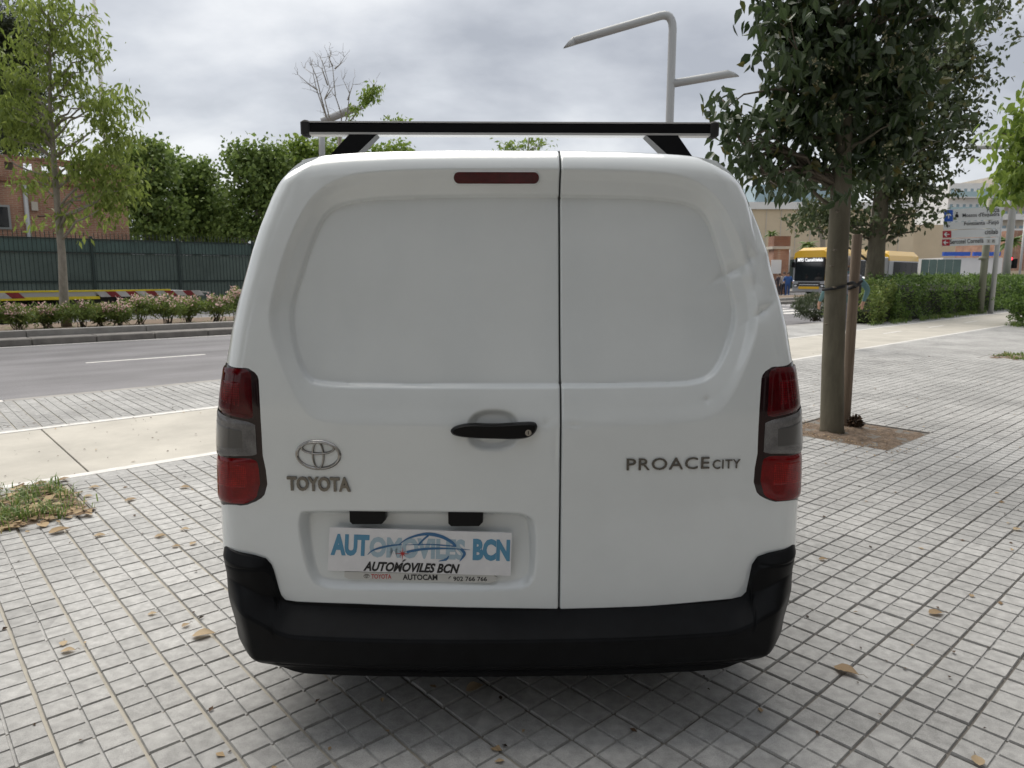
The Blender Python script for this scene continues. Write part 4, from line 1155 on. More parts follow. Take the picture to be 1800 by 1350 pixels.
MB().box(xb0 + 0.03, xb1 - 0.03, YBAR - 0.019, YBAR + 0.022, zb0 - 0.004, zb0 + 0.004).build('lower_edge', M['aluminium'], rack)
for s, x in ((1, xb0), (-1, xb1)):
    a, b = sorted((x, x + s * 0.032))
    MB().bbox(a, b, YBAR - 0.024, YBAR + 0.024, zb0 - 0.009, zb1 + 0.005, 0.007).build('end_cap', M['rubber'], rack)
zf = zb0 - 0.005
for pxs in (((617, 665), (584, 628)), ((1133, 1188), (1172, 1212))):
    (ta, tb), (ba, bb) = pxs
    xa, xb_ = vb(ta, 240)[0], vb(tb, 240)[0]; xc, xd = vb(ba, 276)[0], vb(bb, 276)[0]
    zl = zroof - 0.05
    m_ = (zf - zl) / (zf - vb(600, 276)[1])
    xc, xd = xa + (xc - xa) * m_, xb_ + (xd - xb_) * m_
    ft = MB().hexa([(xc, YBAR - 0.045, zl), (xd, YBAR - 0.045, zl), (xd, YBAR + 0.05, zl), (xc, YBAR + 0.05, zl), (xa, YBAR - 0.03, zf), (xb_, YBAR - 0.03, zf), (xb_, YBAR + 0.03, zf), (xa, YBAR + 0.03, zf)]).build('foot', M['black_plastic'], rack)
    xm0, xm1 = (xc * 0.8 + xa * 0.2), (xc * 0.25 + xd * 0.75 * 1.0) if True else 0
    s_ = 1 if xa < 0 else -1
    w_ = 0.045
    xo = xc if s_ > 0 else xd
    t0 = 0.52
    xt = (xa if s_ > 0 else xb_) * t0 + xo * (1 - t0)
    MB().hexa([(xo, YBAR - 0.075, zl), (xo + s_ * w_, YBAR - 0.075, zl), (xo + s_ * w_, YBAR - 0.046, zl), (xo, YBAR - 0.046, zl), (xt, YBAR - 0.05, zl + (zf - zl) * t0), (xt + s_ * w_, YBAR - 0.05, zl + (zf - zl) * t0), (xt + s_ * w_, YBAR - 0.039, zl + (zf - zl) * t0), (xt, YBAR - 0.039, zl + (zf - zl) * t0)]).build('clamp', M['black_gloss'], ft)
for s in (-1, 1):
    MB().bbox(s * 0.45 - 0.09, s * 0.45 + 0.09, 0.30, 0.75, zroof - 0.02, zroof + 0.012, 0.01).build('roof_rib', M['van_white2'], van)
# ================================================================== VEGETATION
def unit(a): return a / (np.linalg.norm(a, axis=-1, keepdims=True) + 1e-9)
def leaf_cloud(C, size, aspect=0.5, droop=0.5, hi=False, var=0.35, fold=0.15):
    """one leaf per row of C; returns vertices, faces and a random value per vertex"""
    n = len(C)
    d = unit(rng.normal(0, 1, (n, 3)) + np.array([0, 0, -1.0]) * droop * 2)
    nr = unit(np.cross(d, rng.normal(0, 1, (n, 3)))); sd = np.cross(d, nr)
    L = size * (1 + var * rng.uniform(-1, 1, n))[:, None]; Wd = L * aspect
    if hi:
        fr = ((0, 0, 0), (0.22, 0.42, fold), (0.52, 0.36, fold), (1.0, 0.0, -0.06), (0.52, -0.36, fold), (0.22, -0.42, fold))
        faces = ((0, 1, 2, 3), (0, 3, 4, 5))
    else:
        fr = ((0, 0, 0), (0.42, 0.5, fold), (1.0, 0, 0), (0.42, -0.5, fold))
        faces = ((0, 1, 2, 3),)
    V = np.stack([C + d * L * a + sd * Wd * b + nr * Wd * c_ for a, b, c_ in fr], 1)
    k = len(fr)
    Fc = np.array(faces)[None] + (np.arange(n) * k)[:, None, None]
    return V.reshape(-1, 3), Fc.reshape(-1, 4), np.repeat(rng.uniform(0, 1, n), k)
def blob_points(blobs, n_cl, n_leaf, spread, shell=0.5):
    """blobs: (centre, radii, weight) ellipsoids; clusters inside, leaves scattered round each cluster"""
    wts = np.array([b[2] for b in blobs], float); wts /= wts.sum()
    ids = rng.choice(len(blobs), n_cl, p=wts)
    dirs = unit(rng.normal(0, 1, (n_cl, 3))); rad = rng.uniform(0, 1, n_cl) ** shell
    cen = np.array([blobs[i][0] for i in ids]) + dirs * rad[:, None] * np.array([blobs[i][1] for i in ids])
    per = np.maximum(1, rng.poisson(n_leaf, n_cl))
    P = np.repeat(cen, per, 0)
    P = P + rng.normal(0, spread, P.shape) * np.array([1, 1, 0.8])
    return P, cen
def px_blobs(lst, Y, depth=1.0):
    out = []
    for (px, py, rx, ry, *w) in lst:
        c = pt(px, py, Y); k = np.linalg.norm(np.array(c) - np.array((0, 0, CAM_H))) / F_PX
        dy = (w[1] if len(w) > 1 else 0.0)
        out.append((np.array((c.x, c.y + dy, c.z)), np.array((rx * k, max(rx, ry) * k * depth, ry * k)), (w[0] if w else 1.0) * rx * ry))
    return out
def limb(mb, a, b, r0, r1, sag=0.15, n=5, wob=0.04):
    a, b = Vector(a), Vector(b); L = (b - a).length
    pts = []
    for i in range(n + 1):
        t = i / n; p = a.lerp(b, t); p.z += sag * L * math.sin(math.pi * t) * 0.6
        if 0 < i < n: p += Vector((random.gauss(0, wob), random.gauss(0, wob), random.gauss(0, wob))) * L
        pts.append(p)
    mb.tube(pts, [r0 + (r1 - r0) * i / n for i in range(n + 1)], 6)
    return pts
def tree(name, label, trunk, radii, blobs, leaf, n_cl, n_leaf, spread, size, bark, group=None, aspect=0.5, droop=0.5, hi=False, n_limb=30, shell=0.5, nseg=12, limb_r=0.03, cat='tree', twig=False):
    base_ = Vector(trunk[0])
    o = tag(empty(name, base_), label, cat, group)
    mb = MB(); mb.tube(trunk, radii, nseg); mb.build('trunk', M[bark], o, True, world=True)
    P, cen = blob_points(blobs, n_cl, n_leaf, spread, shell)
    lb = MB(); tr = [Vector(t) for t in trunk]
    for c in cen[rng.permutation(len(cen))[:n_limb]]:
        c = Vector(c)
        best = min(((t_, tr[i].lerp(tr[i + 1], t_)) for i in range(len(tr) - 1) for t_ in (0.1, 0.3, 0.5, 0.7, 0.9)), key=lambda q: (abs((c.z - q[1].z) - 0.55 * (Vector((c.x, c.y, 0)) - Vector((q[1].x, q[1].y, 0))).length)) + (10 if q[1].z < base_.z + (tr[-1].z - base_.z) * 0.2 else 0))
        limb(lb, best[1], c, limb_r, limb_r * 0.2)
    if lb.v: lb.build('limbs', M[bark], o, True, world=True)
    V, Fc, rn = leaf_cloud(P, size, aspect, droop, hi)
    V = V - np.array(base_)
    fast_mesh('crown', V, Fc, M[leaf], o, rnd=rn, kind='stuff')
    return o, P, cen

# --- the near street tree in its pit, with stake and strap
YT = 6.45
tb = gnd(1462, 757)
tt = [tb + Vector((0, 0, -0.05)), tb + Vector((0, 0, 0.02)), pt(1464, 640, YT + 0.02), pt(1470, 480, YT + 0.05), pt(1479, 330, YT + 0.1), pt(1484, 150, YT + 0.15), pt(1492, -60, YT + 0.2), pt(1496, -260, YT + 0.2)]
ntb = px_blobs([(1480, 150, 110, 130, 1.2), (1415, 80, 75, 120, 1.2), (1400, 215, 70, 70), (1545, 110, 95, 130, 1.1), (1570, 220, 75, 70, 0.7), (1470, 285, 90, 42, 0.9), (1395, 300, 70, 32, 0.8), (1300, 205, 42, 38, 0.8), (1275, 185, 28, 20, 0.7), (1318, 268, 40, 24, 0.8), (1500, -120, 180, 140, 1.0), (1610, 30, 60, 90, 0.7), (1390, 10, 60, 80, 0.9)], YT + 0.2, 0.75)
nt_o, ntP, ntC = tree('street_tree', 'broad leaved street tree with dark glossy leaves tied to a wooden stake', tt, [0.125, 0.104, 0.096, 0.092, 0.085, 0.072, 0.052, 0.03], ntb, 'leaf_near', 520, 13, 0.085, 0.112, 'bark_smooth', None, 0.62, 0.75, True, 70, 0.75, 20, 0.022)
# the leaves that show largest, one by one
lm = bpy.data.meshes.new('leaf'); lm.from_pydata([(0, 0, 0), (0.028, 0.028, 0.008), (0.066, 0.024, 0.008), (0.13, 0, -0.01), (0.066, -0.024, 0.008), (0.028, -0.028, 0.008)], [], [(0, 1, 2, 3), (0, 3, 4, 5)]); lm.materials.append(M['leaf_near'])
a_ = lm.attributes.new('rnd', 'FLOAT', 'POINT'); a_.data.foreach_set('value', [0.55] * 6)
edge_b = px_blobs([(1300, 215, 55, 50), (1262, 195, 22, 20), (1318, 272, 55, 26), (1385, 318, 85, 24), (1375, 90, 28, 110), (1470, 330, 70, 22)], YT - 0.35, 0.5)
eP, eC = blob_points(edge_b, 60, 5, 0.07, 0.7)
for p in eP[:280]:
    o = bpy.data.objects.new('leaf', lm); COL.objects.link(o); o.parent = nt_o
    d = Vector((random.gauss(0, 1), random.gauss(0, 1), random.gauss(0, 1) - 1.6)).normalized()
    o.rotation_euler = (d.to_track_quat('X', 'Z') @ Matrix.Rotation(random.uniform(0, 6.28), 4, 'X').to_quaternion()).to_euler()
    o.location = Vector(p) - nt_o.location; s_ = random.uniform(0.7, 1.15); o.scale = (s_,) * 3
tw_ = MB()
for c in eC[:26]:
    k = min(ntC, key=lambda q: np.linalg.norm(q - c)); limb(tw_, k, c, 0.006, 0.0025, 0.1, 4)
    q = Vector(k); tq = min(tt[3:7], key=lambda z: (z - q).length); limb(tw_, tq, q, 0.016, 0.006, 0.12, 5)
tw_.build('twigs', M['bark_dark'], nt_o, True, kind='stuff', world=True)
sp_pts, _ = blob_points(px_blobs([(1480, 200, 110, 110), (1255, 205, 12, 14, 3), (1580, 90, 60, 60)], YT - 0.4, 0.3), 14, 15, 0.03, 0.6)
V, Fc, rn = leaf_cloud(sp_pts, 0.02, 0.8, 0.2); fast_mesh('seed_clusters', V - np.array(nt_o.location), Fc, M['seed_cream'], nt_o, rnd=rn, kind='stuff')
kn = MB()
for (px, py) in ((1473, 372), (1468, 440), (1462, 468), (1467, 505), (1452, 570)):
    c = pt(px, py, YT - 0.06); kn.bbox(c.x - 0.012, c.x + 0.012, c.y - 0.02, c.y + 0.03, c.z - 0.006, c.z + 0.006, 0.004)
kn.build('branch_scars', M['bark_dark'], nt_o, world=True)
sb = gnd(1485, 746); s_top = pt(1507, 412, sb.y - 0.05)
stake = tag(empty('tree_stake', sb), 'round weathered wooden stake leaning beside the street tree trunk', 'stake')
srs = 0.046
MB().tube([sb - Vector((0, 0, 0.1)), sb, sb.lerp(s_top, 0.35), sb.lerp(s_top, 0.7), s_top - Vector((0, 0, 0.004)), s_top], [srs, srs, srs * 0.98, srs * 0.97, srs * 0.95, srs * 0.86], 16).build('post', M['stake_wood'], stake, True, world=True)
strap = MB()
ca, cb = pt(1466, 505, YT + 0.04), sb.lerp(s_top, 0.74)
def oval_ring(c, r, tilt, n=20, w=0.02):
    rings = []
    for i in range(n + 1):
        a = 2 * math.pi * i / n
        p = Vector((c.x + r * math.cos(a), c.y + r * math.sin(a), c.z + tilt * math.cos(a)))
        o_ = Vector((math.cos(a), math.sin(a), 0)) * 0.006
        rings.append([p + Vector((0, 0, -w)), p + o_ + Vector((0, 0, -w)), p + o_ + Vector((0, 0, w)), p + Vector((0, 0, w))])
    return rings
strap.loft(oval_ring(ca, 0.095, 0.02, w=0.013)); strap.loft(oval_ring(cb, 0.048, 0.025, w=0.016))
strap.tube([ca + Vector((0.1, -0.05, 0.03)), ca.lerp(cb, 0.6) + Vector((0.02, -0.08, 0.035)), cb + Vector((0.0, -0.05, 0.0)), cb + Vector((0.06, -0.03, 0.045))], [0.014, 0.017, 0.016, 0.012], 6)
tag(strap.build('tree_tie', M['rubber'], None, True), 'black rubber strap tying the tree trunk to its stake', 'strap')

# --- second tree behind it
Y2 = UV(0, 0) and 24.5
t2 = pt(1538, 500, Y2)
tree('street_tree', 'street tree with fine mottled foliage standing behind the clipped hedge', [(t2.x, t2.y, -0.05), pt(1537, 484, Y2), pt(1541, 430, Y2), pt(1546, 380, Y2), pt(1556, 250, Y2), pt(1575, 100, Y2)], [0.34, 0.30, 0.27, 0.25, 0.18, 0.08],
     px_blobs([(1560, 335, 110, 70), (1618, 250, 75, 80, 1.2), (1680, 210, 50, 80), (1700, 90, 55, 100, 0.8), (1440, 380, 55, 36), (1578, 400, 45, 30), (1505, 395, 55, 30), (1650, 120, 75, 110), (1560, 200, 100, 120, 0.7), (1750, 10, 40, 50, 0.5), (1600, 320, 55, 55, 0.7)], Y2, 0.7), 'leaf_second', 760, 15, 0.17, 0.18, 'bark_smooth', None, 0.6, 0.5, False, 60, 0.7, 12, 0.05)
# --- third tree, its crown entering at the right edge
tp3 = S(15.35, 2.75)
tree('street_tree', 'street tree with fresh light green leaves over the bare soil pit', [(tp3[0], tp3[1], -0.05), (tp3[0], tp3[1], 1.6), (tp3[0] + 0.1, tp3[1], 3.4), (tp3[0] + 0.1, tp3[1] + 0.1, 5.2)], [0.14, 0.11, 0.09, 0.03],
     px_blobs([(1790, 310, 48, 38, 1.3), (1815, 230, 50, 45), (1850, 280, 60, 80), (1870, 180, 60, 60)], tp3[1] - 0.2, 0.7), 'leaf_bright', 170, 11, 0.15, 0.17, 'bark_smooth', None, 0.55, 0.8, True, 25, 0.7)
# --- young tree in the median on the left
vt = 21.0
b3 = atv(114, 540, vt); Y3 = b3.y
q3 = lambda px, py: pt(px, py, Y3)
tree('roadside_tree', 'slender young roadside tree with drooping light green leaves among the oleanders', [(b3.x, b3.y, 0.1), q3(113, 535), q3(109, 450), q3(101, 360), q3(94, 270), q3(88, 190), q3(88, 90), q3(95, 10)], [0.125, 0.108, 0.088, 0.075, 0.062, 0.045, 0.03, 0.015],
     px_blobs([(90, 60, 75, 45, 1.1), (150, 90, 45, 40), (30, 140, 50, 45, 0.9), (170, 180, 70, 28, 1.0), (110, 140, 40, 30, 0.7), (50, 220, 60, 35, 1.0), (200, 235, 40, 35, 0.9), (150, 290, 65, 35, 1.1), (60, 320, 55, 22, 0.9), (190, 340, 45, 50, 0.9), (110, 385, 70, 22, 0.7), (225, 300, 30, 50, 0.7), (10, 200, 40, 60, 0.7), (60, 0, 60, 30, 0.5)], Y3, 0.7), 'leaf_light', 600, 12, 0.15, 0.18, 'bark_pale', None, 0.34, 0.9, False, 60, 0.6, 10, 0.035)
# --- plane trees behind the fence
for k, (cx, Yp, bl, lab) in enumerate((
    (262, 43, [(250, 300, 60, 60), (240, 350, 50, 50), (290, 370, 50, 40), (265, 398, 65, 22), (215, 290, 40, 40), (270, 265, 30, 25)], 'round leafy tree next to the brick building behind the fence'),
    (345, 46, [(335, 325, 46, 50), (345, 298, 34, 30), (320, 370, 50, 40), (335, 398, 65, 22), (365, 350, 35, 50), (300, 290, 25, 35)], 'round leafy tree with a small dip in its crown behind the fence'),
    (450, 45, [(445, 300, 52, 60), (430, 270, 35, 30), (470, 350, 50, 60), (435, 398, 60, 24), (410, 360, 40, 50), (480, 280, 40, 40)], 'tall leafy tree beside the van roof behind the fence'),
    (395, 50, [(395, 388, 40, 30), (380, 402, 50, 22)], 'low shaded tree in the gap between two round trees'),
    (560, 47, [(540, 270, 55, 36), (600, 275, 50, 35), (520, 310, 50, 50), (660, 268, 40, 18, 0.7), (700, 262, 35, 12, 0.5)], 'yellowish leafy tree showing over the van roof below the bar'))):
    bp = pt(cx, 484, Yp)
    tree('plane_tree', lab, [(bp.x, bp.y, -0.15), pt(cx, 410, Yp), pt(cx + 3, 330, Yp)], [0.32, 0.26, 0.1], px_blobs([(q_[0], q_[1] + 6, q_[2] * 0.84, q_[3] * 0.84) for q_ in bl], Yp, 0.8), 'leaf_plane' if k < 4 else 'leaf_bright', 520, 15, 0.34, 0.27, 'bark_pale', 'trees behind the fence', 0.75, 0.4, False, 16, 0.6, 10, 0.08)
bp = pt(20, 484, 52)
tree('pine_tree', 'dark tall pine rising behind the brick building', [(bp.x, bp.y, -0.15), pt(15, 300, 52), pt(5, 60, 52)], [0.45, 0.35, 0.1], px_blobs([(20, 60, 34, 44), (45, 90, 38, 38), (15, 160, 50, 45), (50, 200, 40, 45), (25, 245, 65, 32), (-20, 100, 50, 90)], 52, 0.8), 'leaf_pine', 900, 26, 0.32, 0.55, 'bark_dark', None, 0.12, 0.1, False, 25, 0.6, 10, 0.09)
# --- half-bare tree over the roof bar
Yb = 31.0
bt0 = pt(596, 484, Yb)
hb = tag(empty('bare_tree', (bt0.x, bt0.y, 0.1)), 'half bare thin tree with one leafy twig above the roof bar', 'tree')
hm = MB()
Q = lambda px, py: pt(px, py, Yb)
hm.tube([(bt0.x, bt0.y, 0.1), Q(597, 300), Q(597, 235)], [0.14, 0.1, 0.08], 8); hm.build('trunk', M['bark_pale'], hb, True, world=True)
hl = MB()
for path in ([(597, 240), (573, 205), (560, 160), (555, 135), (530, 115)], [(573, 205), (562, 165), (555, 135), (548, 115), (543, 112)], [(597, 240), (580, 205), (572, 175), (576, 150), (570, 115), (560, 97)], [(597, 240), (598, 200), (590, 170), (588, 120), (575, 115)], [(588, 120), (595, 110), (605, 100)], [(588, 120), (580, 105), (579, 92)], [(597, 240), (612, 210), (615, 165), (605, 142)], [(612, 210), (640, 175), (660, 155)], [(615, 180), (623, 152)], [(560, 160), (540, 145), (528, 135)], [(572, 175), (585, 150)], [(576, 150), (565, 120), (556, 112)]):
    ps = [Q(*p) + Vector((0, random.uniform(-0.4, 0.4), 0)) for p in path]
    hl.tube(ps, [0.032 * (1 - 0.75 * i / (len(ps) - 1)) for i in range(len(ps))], 5)
    for p in ps[1:]:
        for _ in range(3):
            e_ = p + Vector((random.gauss(0, 0.28), random.gauss(0, 0.2), abs(random.gauss(0.25, 0.2)))); limb(hl, p, e_, 0.008, 0.004, 0.05, 3, 0.08)
hl.build('limbs', M['bark_pale'], hb, True, world=True)
P, _ = blob_points(px_blobs([(655, 160, 16, 12), (640, 172, 12, 8), (625, 190, 10, 8, 0.6), (612, 200, 8, 8, 0.5), (690, 212, 25, 5, 0.5)], Yb, 0.8), 60, 8, 0.12, 0.6)
V, Fc, rn = leaf_cloud(P, 0.2, 0.4, 0.7); fast_mesh('leaves', V - np.array(hb.location), Fc, M['leaf_bright'], hb, rnd=rn, kind='stuff')
b5 = pt(925, 484, 40)
tree('slender_tree', 'treetop with sparse fresh leaves showing just above the van roof', [(b5.x, b5.y, -0.1), pt(925, 300, 40), pt(930, 240, 40)], [0.15, 0.1, 0.03], px_blobs([(930, 255, 38, 10), (950, 250, 18, 7), (890, 258, 25, 10), (920, 290, 50, 25)], 40, 0.8), 'leaf_bright', 70, 9, 0.2, 0.28, 'bark_pale', None, 0.4, 0.6, False, 14, 0.7, 8, 0.04)

# --- oleanders in the median
ol = [(32, 50, 39), (82, 46, 35), (145, 50, 40), (175, 36, 34), (208, 38, 36), (248, 54, 49), (298, 50, 46), (335, 44, 42), (382, 48, 48), (420, 44, 52), (-20, 46, 48), (458, 46, 58)]
for k, (px, w, h) in enumerate(ol):
    vb_ = 20.35 + 0.35 * (k % 2)
    bpos = atv(px, 572, vb_); bpos.z = 0.13
    kk = (bpos - Vector((0, 0, CAM_H))).length / F_PX
    o = tag(empty('oleander_bush', bpos), {1: 'oleander bush with pink blossoms standing just before the young tree trunk', 2: 'green oleander bush nearly without blossoms against the young tree trunk', 3: 'low green oleander bush with few blossoms before the truck wheel', 9: 'tallest oleander bush, beyond the rear end of the flatbed truck'}.get(k, 'oleander bush with pale pink blossoms on the median'), 'bush', 'oleanders along the median')
    hz = (h - 5) * kk
    st_ = MB()
    for _ in range(11):
        a = random.uniform(0, 6.28); r_ = random.uniform(0.15, 0.9) * w * 0.5 * kk
        limb(st_, bpos + Vector((random.gauss(0, 0.06), random.gauss(0, 0.06), 0)), bpos + Vector((r_ * math.cos(a), r_ * math.sin(a), hz * random.uniform(0.5, 0.85))), 0.012, 0.006, 0.05, 4)
    st_.build('stems', M['bark_dark'], o, True, world=True)
    blobs = [(np.array((bpos.x, bpos.y, bpos.z + hz * 0.6)), np.array((w * 0.55 * kk, w * 0.5 * kk, hz * 0.42)), 1.0)]
    P, cen = blob_points(blobs, 85, 15, 0.06, 0.5)
    V, Fc, rn = leaf_cloud(P, 0.13, 0.22, -0.35); fast_mesh('foliage', V - np.array(bpos), Fc, M['leaf_oleander'], o, rnd=rn, kind='stuff')
    n_bl = 6 if k in (3, 2) else 17
    cc = cen[np.argsort(-(cen[:, 2] - 0.6 * cen[:, 1] * 0.3))][:n_bl] + np.array((0, -0.05, 0.05))
    P = np.repeat(cc, 14, 0) + rng.normal(0, 0.05, (len(cc) * 14, 3))
    V, Fc, rn = leaf_cloud(P, 0.05, 0.8, 0); fast_mesh('blossoms', V - np.array(bpos), Fc, M['blossom_pink'], o, rnd=rn, kind='stuff')

# --- clipped hedge along the bike path and bushes
def hedge(name, label, u0, u1, v0, v1, h, leaf, n, size, cat='hedge', rag=0.1):
    o = tag(empty(name, S((u0 + u1) / 2, v0, 0)), label, cat)
    V, Fc = [], []
    nu = max(3, int((u1 - u0) / 0.4)); ring = []
    for i in range(nu + 1):
        u = u0 + 0.3 + (u1 - u0 - 0.6) * i / nu; hh_ = (h - 0.18) * (1 - 0.5 * (1 - min(1, min(i, nu - i) / 2)))
        ring.append([S(u, v0 + 0.15, 0.05), S(u, v0 + 0.1 + random.random() * 0.08, hh_ * 0.8), S(u, (v0 + v1) / 2, hh_ + random.uniform(-0.05, 0.05)), S(u, v1 - 0.15, hh_ * 0.8), S(u, v1 - 0.15, 0.05)])
    MB().loft(ring, True, True, closed=False).build('dark_core', mat('hedge_core_shade', (0.020, 0.024, 0.010), 0.95), o, world=True)  # solid core blocks see-through; its dark colour stands for the hedge's shaded inside
    u = rng.uniform(u0, u1, n); f = rng.uniform(0, 1, n); ne = max(300, n // 25); u[:ne] = u0 + np.abs(rng.normal(0, 0.08, ne)); f[:ne] = 2.0
    vv = np.where(f < 0.5, v0 + np.abs(rng.normal(0, 0.06, n)), np.where(f < 0.95, rng.uniform(v0, v1, n), v1))
    zz = np.where(f < 0.5, rng.uniform(0.04, 1, n) * h, np.where(f < 0.95, h + rng.normal(0, 0.05, n), rng.uniform(0.05, 1, n) * h))
    wob = 0.10 * np.sin(u * 2.1) + 0.07 * np.sin(u * 5.3 + zz * 4) + 0.05 * np.sin(zz * 9 + u)
    vv[:ne] = rng.uniform(v0, v1, ne); zz[:ne] = rng.uniform(0.03, 1, ne) * h
    vv = vv - wob * (f < 0.5); zz = zz * (1 + rag * np.sin(u * 3.3) * 0.6 + rag * np.sin(u * 8.1) * 0.4)
    endc = np.minimum(u - u0, u1 - u); zz = zz * np.clip(0.55 + endc * 0.9, 0, 1)
    P = np.stack([u * CT - vv * ST, u * ST + vv * CT, np.maximum(zz, 0.03)], 1)
    V, Fc, rn = leaf_cloud(P, size, 0.55, -0.1)
    fast_mesh('foliage', V - np.array(o.location), Fc, M[leaf], o, rnd=rn, kind='stuff')
    return o
hedge('clipped_hedge', 'long clipped green hedge beside the bike path', 23.4, 60, 8.45, 10.0, 1.28, 'leaf_hedge', 42000, 0.085)
hedge('shrub', 'yellowing loose shrub at the end of the clipped hedge', 21.6, 23.9, 8.5, 9.9, 1.0, 'leaf_oleander', 3200, 0.09, 'shrub', 0.25)
def bush(name, label, c, rad, leaf, n, size, asp=0.55, up=-0.1):
    o = tag(empty(name, (c[0], c[1], 0)), label, 'bush')
    st_ = MB()
    for _ in range(16):
        a = random.uniform(0, 6.28); r_ = random.uniform(0.2, 0.75)
        limb(st_, (c[0] + random.gauss(0, 0.1), c[1] + random.gauss(0, 0.1), -0.02), (c[0] + rad[0] * r_ * math.cos(a), c[1] + rad[1] * r_ * math.sin(a), rad[2] * random.uniform(0.6, 1.2)), 0.018, 0.006, 0.05, 4)
    st_.build('stems', M['bark_dark'], o, True, kind='stuff', world=True)
    d = unit(rng.normal(0, 1, (n, 3))); r_ = rng.uniform(0.35, 1.0, n) ** 0.45
    r_ = r_ * (1 + 0.12 * np.sin(d[:, 0] * 7) * np.sin(d[:, 1] * 6 + 1) + 0.10 * np.sin(d[:, 2] * 9 + d[:, 0] * 5))
    P = d * r_[:, None] * np.array(rad) + np.array((c[0], c[1], rad[2] * 0.98)); P = P[P[:, 2] > 0.03]
    V, Fc, rn = leaf_cloud(P, size, asp, up); fast_mesh('foliage', V - np.array(o.location), Fc, M[leaf], o, rnd=rn, kind='stuff')
bc = S(25.0, 4.75); bush('low_bush', 'dark rounded bush with grass at its foot beside the pavement', (bc[0], bc[1]), (1.5, 1.4, 0.72), 'leaf_hedge', 9000, 0.1)
bc = gnd(1432, 563); bush('rosemary_bush', 'grey green spiky bush on the corner by the zebra crossing', (bc.x, bc.y), (0.75, 0.6, 0.42), 'leaf_rosemary', 3600, 0.13, 0.16, -0.5)
def grass(name, label, pts, h, lean_=0.5, mt='grass_blade', w=0.006, parent=None):
    n = len(pts); P = np.array(pts)
    a = rng.uniform(0, 6.28, n); hh_ = h * rng.uniform(0.4, 1.2, n); d = np.stack([np.cos(a), np.sin(a), np.zeros(n)], 1); s_ = np.stack([-np.sin(a), np.cos(a), np.zeros(n)], 1)
    ww = w * rng.uniform(0.6, 1.3, n)[:, None]; up = np.array([0, 0, 1.0])
    m1 = P + d * (hh_ * 0.2 * lean_)[:, None] + up * (hh_ * 0.6)[:, None]; m2 = P + d * (hh_ * 0.75 * lean_)[:, None] + up * (hh_ * (1 - 0.25 * lean_))[:, None]
    V = np.stack([P - s_ * ww, P + s_ * ww, m1 + s_ * ww * 0.8, m1 - s_ * ww * 0.8, m2 + s_ * ww * 0.15, m2 - s_ * ww * 0.15], 1)
    Fc = np.array([(0, 1, 2, 3), (3, 2, 4, 5)])[None] + (np.arange(n) * 6)[:, None, None]
    o = fast_mesh(name, V.reshape(-1, 3), Fc.reshape(-1, 4), M[mt], parent, rnd=np.repeat(rng.uniform(0, 1, n), 6))
    if parent is None: tag(o, label, 'grass', kind='stuff')
    else: o['kind'] = 'stuff'
    return o
def tufts(u0, u1, v0, v1, nc, nb, sp, dens=None):
    pts = []
    for _ in range(nc):
        u, v = random.uniform(u0, u1), random.uniform(v0, v1)
        if dens and random.random() > dens(u, v): continue
        for _ in range(nb):
            x, y, _z = S(u + random.gauss(0, sp), v + random.gauss(0, sp)); pts.append((x, y, 0.0))
    return pts
grass('grass', 'patch of green grass growing in the soil pit by the bike path', tufts(0.0, 0.80, 4.74, 5.62, 75, 20, 0.04, lambda u, v: 0.15 + 0.85 * (u > 0.35 and v > 4.9)), 0.10, 1.1, w=0.0034)
grass('grass', 'grass tufts at the foot of the hedge and bushes', tufts(21, 32, 8.1, 8.5, 60, 22, 0.06) + tufts(23.6, 27, 2.9, 5.9, 70, 22, 0.08), 0.16, 0.7)
grass('grass', 'sparse grass on the dry soil pit', tufts(14.45, 15.5, 2.7, 3.65, 40, 14, 0.05), 0.06, 0.9)
grass('grass', 'grass under the oleanders on the median', tufts(0, 14, 19.7, 21.6, 160, 16, 0.12), 0.18, 0.7, w=0.01)

# --- litter and fallen leaves
def scatter(name, label, n, area, size, mt, dens=None, z=0.004, flat=True, aspect=0.6, cat='litter'):
    pts = []
    while len(pts) < n:
        u, v = random.uniform(area[0], area[1]), random.uniform(area[2], area[3])
        if dens and random.random() > dens(u, v): continue
        x, y, _ = S(u, v); pts.append((x, y, z))
    C = np.array(pts)
    a = rng.uniform(0, 6.28, n); d = np.stack([np.cos(a), np.sin(a), rng.normal(0, 0.15, n)], 1); s_ = np.stack([-np.sin(a), np.cos(a), rng.normal(0, 0.25, n)], 1)
    L = (size * rng.uniform(0.4, 1.4, n))[:, None]
    V = np.stack([C, C + d * L * 0.45 + s_ * L * aspect * 0.5 + (0, 0, 0.003), C + d * L, C + d * L * 0.45 - s_ * L * aspect * 0.5 + (0, 0, 0.003)], 1).reshape(-1, 3)
    V[:, 2] = np.maximum(V[:, 2], z * 0.5)
    Fc = (np.arange(n) * 4)[:, None] + np.arange(4)[None]
    return tag(fast_mesh(name, V, Fc, M[mt], rnd=np.repeat(rng.uniform(0, 1, n), 4)), label, cat, kind='stuff')
jn = lambda u, v: 0.12 + 0.88 * (min((u - TU) % 0.2, 0.2 - (u - TU) % 0.2) < 0.012 or min((v - TV) % 0.1, 0.1 - (v - TV) % 0.1) < 0.006)
scatter('litter', 'tiny dark seed husks strewn over the paving', 1300, (-1, 12, -1.2, 9.7), 0.02, 'litter_dark', jn)
scatter('litter', 'small brown leaf bits strewn over paving and bike path', 520, (-1, 14, -1.2, 9.7), 0.028, 'litter')
scatter('leaf_litter', 'dry leaf litter lying in the grassy soil pit', 420, (-0.12, 0.85, 4.7, 5.7), 0.07, 'litter', None, 0.012)
